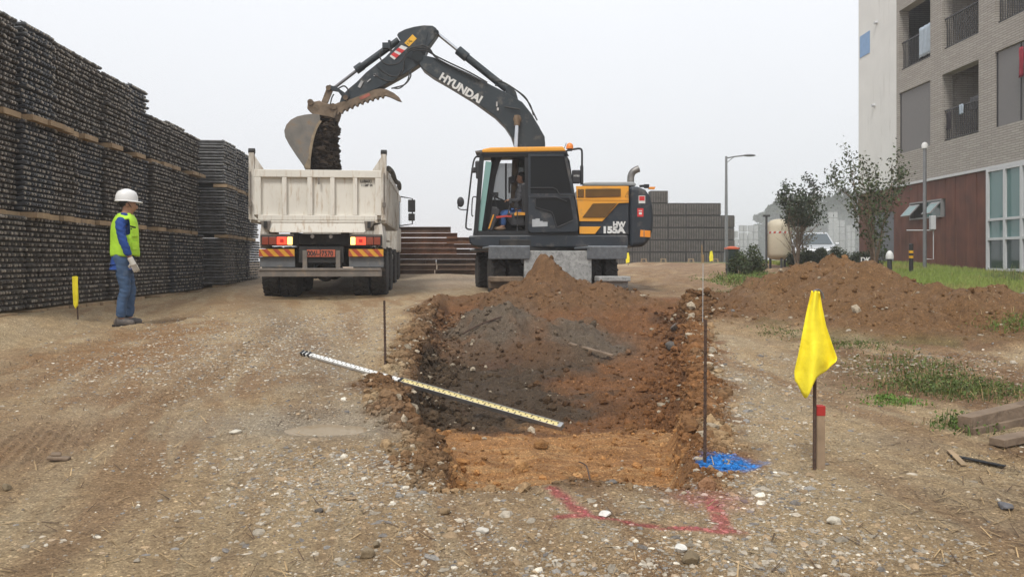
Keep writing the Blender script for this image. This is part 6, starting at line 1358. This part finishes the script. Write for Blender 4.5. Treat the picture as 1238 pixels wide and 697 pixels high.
def far_tree(px, Y, py_top, w, label, seed, name='misty_tree'):
    r = np.random.default_rng(seed); p = P(px, 300, Y); h_ = P(0, py_top, Y).z-.97; t = thing(name, label, 'tree', (p.x, Y, .97), 0, 'misty trees on the rise behind the building')
    q = MB().tube([(p.x, Y, .9), (p.x+.2, Y, .97+h_*.5), (p.x, Y, .97+h_*.85)], [.25, .18, .05], 7)
    n = 6500; k = 22; cc = np.stack([r.normal(0, w*.24, k), r.normal(0, w*.2, k), r.uniform(.12, .92, k)*h_], -1); cc[0] = (0, 0, h_*.93); cc[:, 0] *= np.clip(1.3-cc[:, 2]/h_*.85, .2, 1)
    for c in cc[:6]: q.tube([(p.x, Y, .97+h_*.25), (p.x+c[0], Y+c[1], .97+c[2])], [.1, .04], 5)
    q.build('trunk', M_bark, t, smooth=60); i = r.integers(0, k, n); V = r.normal(size=(n, 3)); V /= np.linalg.norm(V, axis=1, keepdims=True); V *= r.uniform(.5, 1, (n, 1))*np.array([w*.20, w*.2, h_*.10])
    leaves('crown', cc[i]+V+np.array([p.x, Y, .97]), 1.5, (.03, .045, .025), M_far, t, seed)
fl_ = ['leftmost, low at the lamp', 'second from the left', 'third from the left', 'tall, over the dark young tree', 'fifth, behind the dark young tree', 'centre of the group', 'pointed one right of centre', 'tallest beside the building', 'rightmost, touching the building corner']
for i, (px, Y, pt, w) in enumerate(((905, 112, 286, 7), (918, 116, 272, 7), (932, 120, 254, 7), (946, 118, 240, 8), (965, 122, 240, 8), (985, 118, 236, 8), (1003, 124, 238, 7), (1020, 120, 230, 9), (1040, 118, 232, 9))):
    far_tree(px, Y*2.5, pt, w*2.0, 'misty tree on the far rise, %s' % fl_[i], 50+i)
def bush(px0, px1, py_top, Y, label, seed, n, base, depth=.5, name='shrub', lsz=.06):
    r = np.random.default_rng(seed); a, b = P(px0, py_top, Y), P(px1, py_top, Y); w = b.x-a.x; zb = min(gz(a.x, Y), gz(b.x, Y)); h_ = a.z-zb; cx = (a.x+b.x)/2
    t = thing(name, label, 'bush', (cx, Y, zb)); k = max(5, int(w*9)); cc = np.stack([r.uniform(-.46, .46, k)*w, r.uniform(-.3, .3, k)*depth, r.uniform(.15, .72, k)*h_*np.clip(1-0*r.random(k), 0, 1)], -1)
    q = MB()
    for c in cc[::2]: q.tube([(cx+c[0]*.7, Y+c[1]*.5, zb-.02), (cx+c[0], Y+c[1], zb+c[2])], [.014, .006], 5)
    q.build('stems', M_bark, t, kind='stuff'); i = r.integers(0, k, n); V = r.normal(size=(n, 3)); V /= np.linalg.norm(V, axis=1, keepdims=True); V *= r.uniform(.35, 1.05, (n, 1))*np.array([.16+w*.03, depth*.4, h_*.30])
    C = cc[i]+V+np.array([cx, Y, zb]); C = C[C[:, 2] > zb]
    leaves('foliage', C, lsz, base, M_leaf, t, seed)
bush(885, 930, 294, 21.6, 'rounded green bush between the bin and the beige tank', 71, 5000, (.045, .065, .022), .9)
bush(956, 985, 297, 23.5, 'left stretch of dark clipped hedge before the white car', 72, 3500, (.028, .040, .018), .6, 'hedge')
bush(983, 1018, 296, 23.3, 'middle stretch of dark hedge before the white car', 73, 4200, (.028, .040, .018), .6, 'hedge')
bush(1016, 1058, 293, 23.1, 'right stretch of dark hedge ending behind the slender tree', 74, 5000, (.03, .042, .018), .6, 'hedge')
bush(1054, 1068, 300, 22.9, 'small dark shrub between hedge and grey door', 75, 1200, (.03, .042, .018), .4)
def blades(name, X, Y, hgt, wid, cols, label=None, m=M_grass, seed=0, lean=.35, parent=None, kind='stuff'):
    r = np.random.default_rng(seed); n = len(X); Z = height(X, Y); a = r.uniform(0, 2*math.pi, n); l = hgt*lean*r.normal(0, 1, n); la = r.uniform(0, 6.28, n)
    ux, uy = np.cos(a)*wid/2, np.sin(a)*wid/2; dx, dy = l*np.cos(la), l*np.sin(la); z0 = Z-.01
    V = np.stack([np.stack([X-ux, Y-uy, z0], -1), np.stack([X+ux, Y+uy, z0], -1), np.stack([X+ux*.7+dx*.35, Y+uy*.7+dy*.35, Z+hgt*.6], -1), np.stack([X-ux*.7+dx*.35, Y-uy*.7+dy*.35, Z+hgt*.6], -1), np.stack([X+dx, Y+dy, Z+hgt*np.clip(1-np.abs(l/hgt)*.3, .3, 1)], -1)], 1)
    if parent is not None: V = V-np.array(parent.location)
    Fc = (np.array([[0, 1, 2], [0, 2, 3], [3, 2, 4]])[None]+5*np.arange(n)[:, None, None]).reshape(-1, 3)
    o = np_mesh(name, V.reshape(-1, 3), Fc, m, np.repeat(cols, 5, 0)); o['kind'] = kind
    if parent is not None: o.parent = parent
    if label: o['label'] = label
    return o
n = 60000; Y = 9.6*(31/9.6)**rng.random(n); X = curbx(Y)+.12+rng.random(n)**1.3*(13.6-curbx(Y)); hh = rng.uniform(.05, .13, n)*(1+.6*np.clip(fbm(X, Y, 1.0, 3), 0, 1))
gcb = np.array([.21, .27, .06]); ycb = np.array([.30, .27, .09]); w_ = np.clip(.3+fbm(X, Y, 1.5, 3)*1.6+rng.normal(0, .2, n), 0, 1)[:, None]
blades('grass', X, Y, hh, rng.uniform(.008, .018, n), gcb*(1-w_)+ycb*w_, 'short yellow-green lawn grass beside the apartment building', seed=4)
def weed(px, py, rx, ry, n, h_, label, base, seed, lean=.5, name='weed_clump', wid=.006, cat='weeds', D=None):
    c = ground_at(px, py)
    if D: c = P(px, 300, D); c.z = gz(c.x, D)
    r = np.random.default_rng(seed); t = thing(name, label, cat, c)
    X = c.x+r.normal(0, rx, n); Y = c.y+r.normal(0, ry, n); n = n; hh = r.uniform(.3, 1.0, n)*h_*(1. if D else .75)*np.exp(-((X-c.x)/(rx*2.2))**2)
    cc = np.array(base)*r.uniform(.6, 1.4, (n, 1)); dry = r.random(n) < .15; cc[dry] = np.array([.34, .24, .12])*r.uniform(.7, 1.2, (dry.sum(), 1))
    blades('blades', X, Y, hh, wid*np.ones(n)*r.uniform(.6, 1.5, n), cc, seed=seed, lean=lean, parent=t)
    m_ = int(n*1.2); Xl, Yl = c.x+r.normal(0, rx, m_), c.y+r.normal(0, ry, m_); C = np.stack([Xl, Yl, height(Xl, Yl)+r.uniform(.0, .6, m_)*h_*np.exp(-((Xl-c.x)/(rx*2))**2)], -1)
    leaves('leaves', C, wid*4.2, base, M_leaf, t, seed)
gw = (.085, .115, .03)
weed(1133, 470, .28, .22, 900, .16, 'largest green weed clump in the open ground at the right', gw, 1, lean=.9)
weed(1180, 474, .25, .2, 450, .12, 'green weed clump right of the largest one', gw, 2)
weed(1166, 516, .10, .08, 260, .14, 'green weed tuft at the end of the timber beam', (.08, .13, .03), 3)
weed(1085, 488, .10, .08, 160, .08, 'small green weed tuft left of the largest clump', (.1, .18, .03), 4)
weed(1110, 445, .25, .25, 400, .14, 'weed clump just below the spoil heap', gw, 5)
weed(1070, 482, .07, .05, 90, .06, 'tiny bright green weed left of the small tuft', (.1, .18, .03), 6)
weed(880, 350, .22, .35, 300, .10, 'low green weeds beside the left foot of the right spoil heap', gw, 7, D=13)
weed(905, 325, .5, .7, 1200, .26, 'fresh green weeds below the round bush', (.11, .16, .035), 8, wid=.014, D=20)
weed(925, 318, .4, .6, 700, .24, 'green weeds at the foot of the beige tank', (.11, .15, .035), 9, wid=.014, D=21)
weed(985, 322, .8, .5, 900, .18, 'rough grass between the hedge and the brown heap', (.16, .17, .06), 10, wid=.012, D=20)
weed(1218, 362, .20, .3, 500, .42, 'tall dry grass tuft by the kerb at the right edge', (.16, .16, .06), 12, lean=.35, wid=.008, cat='grass tuft', D=13.2)
weed(1222, 322, .22, .4, 260, .5, 'tall green reeds before the corner glazing', (.12, .15, .05), 13, lean=.25, wid=.010, cat='grass tuft', D=19)
weed(1170, 362, .2, .3, 40, .34, 'sparse dry stalks beside the kerb', (.40, .28, .14), 14, lean=.3, wid=.006, cat='dry stalks', D=12.6)
weed(1228, 392, .2, .15, 350, .14, 'green grass tuft below the kerb at the right edge', (.1, .15, .03), 15)
weed(1030, 418, .25, .2, 300, .07, 'low weeds at the foot of the right spoil heap', gw, 16)
weed(945, 402, .2, .25, 160, .06, 'sparse weeds on the ground left of the spoil heap', gw, 17)
# straw, dry stems and fine debris lying about: one uncountable mass
n = 4200; X, Y = fan(n*6, 2.7, 12, .78); k = rng.random(len(X)) < np.clip(.10+.9*sst(.9, 2.2, X-.1*Y)*(fbm(X, Y, .5, 3)+.35)+.45*np.exp(-((X+4.2)/.9)**2), 0, 1)*np.where(trench(X, Y) > -.1, .1, 1)*(X < curbx(Y)); X, Y = X[k][:n], Y[k][:n]; n = len(X)
a = rng.uniform(0, 6.28, n); l = rng.uniform(.03, .13, n); w_ = rng.uniform(.0012, .0035, n)
P0 = np.stack([X, Y, height(X, Y)+.004], -1); X2, Y2 = X+np.cos(a)*l, Y+np.sin(a)*l; P1 = np.stack([X2, Y2, height(X2, Y2)+rng.uniform(.003, .03, n)], -1); sv = np.stack([-np.sin(a), np.cos(a), 0*a], -1)*w_[:, None]
V = np.stack([P0-sv, P0+sv, P1+sv*.6, P1-sv*.6], 1).reshape(-1, 3)
cc = np.where(rng.random((n, 1)) < .6, np.array([[.36, .25, .13]]), np.array([[.10, .065, .04]]))*rng.uniform(.7, 1.2, (n, 1))
tag(np_mesh('straw', V, np.arange(4*n).reshape(n, 4), M_grass, np.repeat(cc, 4, 0)), 'dry straw and twigs strewn over the ground', kind='stuff')
# ------------------------------------------------------------------ parked car behind the hedge
cx_ = P(986, 300, 33).x; zc = .92; CR = thing('parked_car', 'pale silver car parked behind the hedge, windscreen facing the camera', 'car', (cx_, 33, zc), R(-16))
CR.scale = (1, 1, .93)
M_car = mat('car_silver', (.50, .52, .54), .3, metal=.3, var=.03); M_wnd = glass_mat('car_glass', (.06, .08, .09), .08)
CB = lambda q, n, m, p=None, **k: q.build(n, m, p or CR, world=False, **k)
CB(MB().prism([(-.88, 0, .35), (-.88, .0, .78), (-.88, .15, .92), (-.88, 1.1, 1.05), (-.88, 4.2, 1.08), (-.88, 4.5, .9), (-.88, 4.5, .35)], (1.76, 0, 0)), 'body', M_car, bevel=.08, seg=4)
q = MB(); pr_ = [(.95, 1.02, .84), (1.75, 1.58, .64), (2.2, 1.64, .63), (3.6, 1.60, .62), (4.2, 1.05, .80)]
vs = [(s*w_, y, z) for (y, z, w_) in pr_ for s in (-1, 1)]+[(s*.84, y, 1.0) for y in (.95, 4.2) for s in (-1, 1)]
q.add(vs, [(0, 1, 3, 2), (2, 3, 5, 4), (4, 5, 7, 6), (6, 7, 9, 8), (0, 2, 4, 6, 8, 12, 10), (1, 11, 13, 9, 7, 5, 3)]); CB(q, 'greenhouse', M_car, smooth=30)
CB(MB().add([(-.76, .985, 1.07), (.76, .985, 1.07), (.60, 1.70, 1.555), (-.60, 1.70, 1.555)], [(0, 1, 2, 3)]), 'windscreen', M_wnd)
for s in (-1, 1):
    CB(MB().add([(s*.835, 1.3, 1.10), (s*.825, 3.9, 1.12), (s*.65, 3.5, 1.52), (s*.665, 1.85, 1.54)], [(0, 1, 2, 3)]), 'side_window', M_wnd)
    CB(MB().box((s*.98, 1.3, 1.06), (.18, .10, .13)), 'wing_mirror', M_car, bevel=.03)
    CB(MB().box((s*.66, .0, .72), (.32, .10, .14)), 'headlight', mat('lamp_glass', (.6, .62, .64), .15), bevel=.03)
    for y in (.85, 3.6):
        wo = CB(MB().lathe([(.2, -.1), (.32, -.1), (.33, 0), (.32, .1), (.2, .1)], (s*.78, y, .33), 'x', 24), 'wheel', M_tyre, smooth=40); CB(MB().cyl((s*.70, y, .33), (s*.87, y, .33), .2, .2, 18), 'rim', M_al, wo)
CB(MB().bx(-.45, .45, -.03, .02, .55, .70), 'grille', M_blk, bevel=.01)
# ------------------------------------------------------------------ haze
hm = bpy.data.materials.new('haze'); hm.use_nodes = True; n_ = hm.node_tree; n_.nodes.clear(); o_ = n_.nodes.new('ShaderNodeOutputMaterial'); v_ = n_.nodes.new('ShaderNodeVolumePrincipled')
v_.inputs['Color'].default_value = (.96, .97, 1, 1); v_.inputs['Density'].default_value = .0019; v_.inputs['Anisotropy'].default_value = .2; n_.links.new(v_.outputs[0], o_.inputs['Volume'])
hz = MB().bx(-450, 450, -330, 470, -2.2, 15.5).build('haze', hm); tag(hz, 'thin grey morning mist over the whole site', kind='stuff')
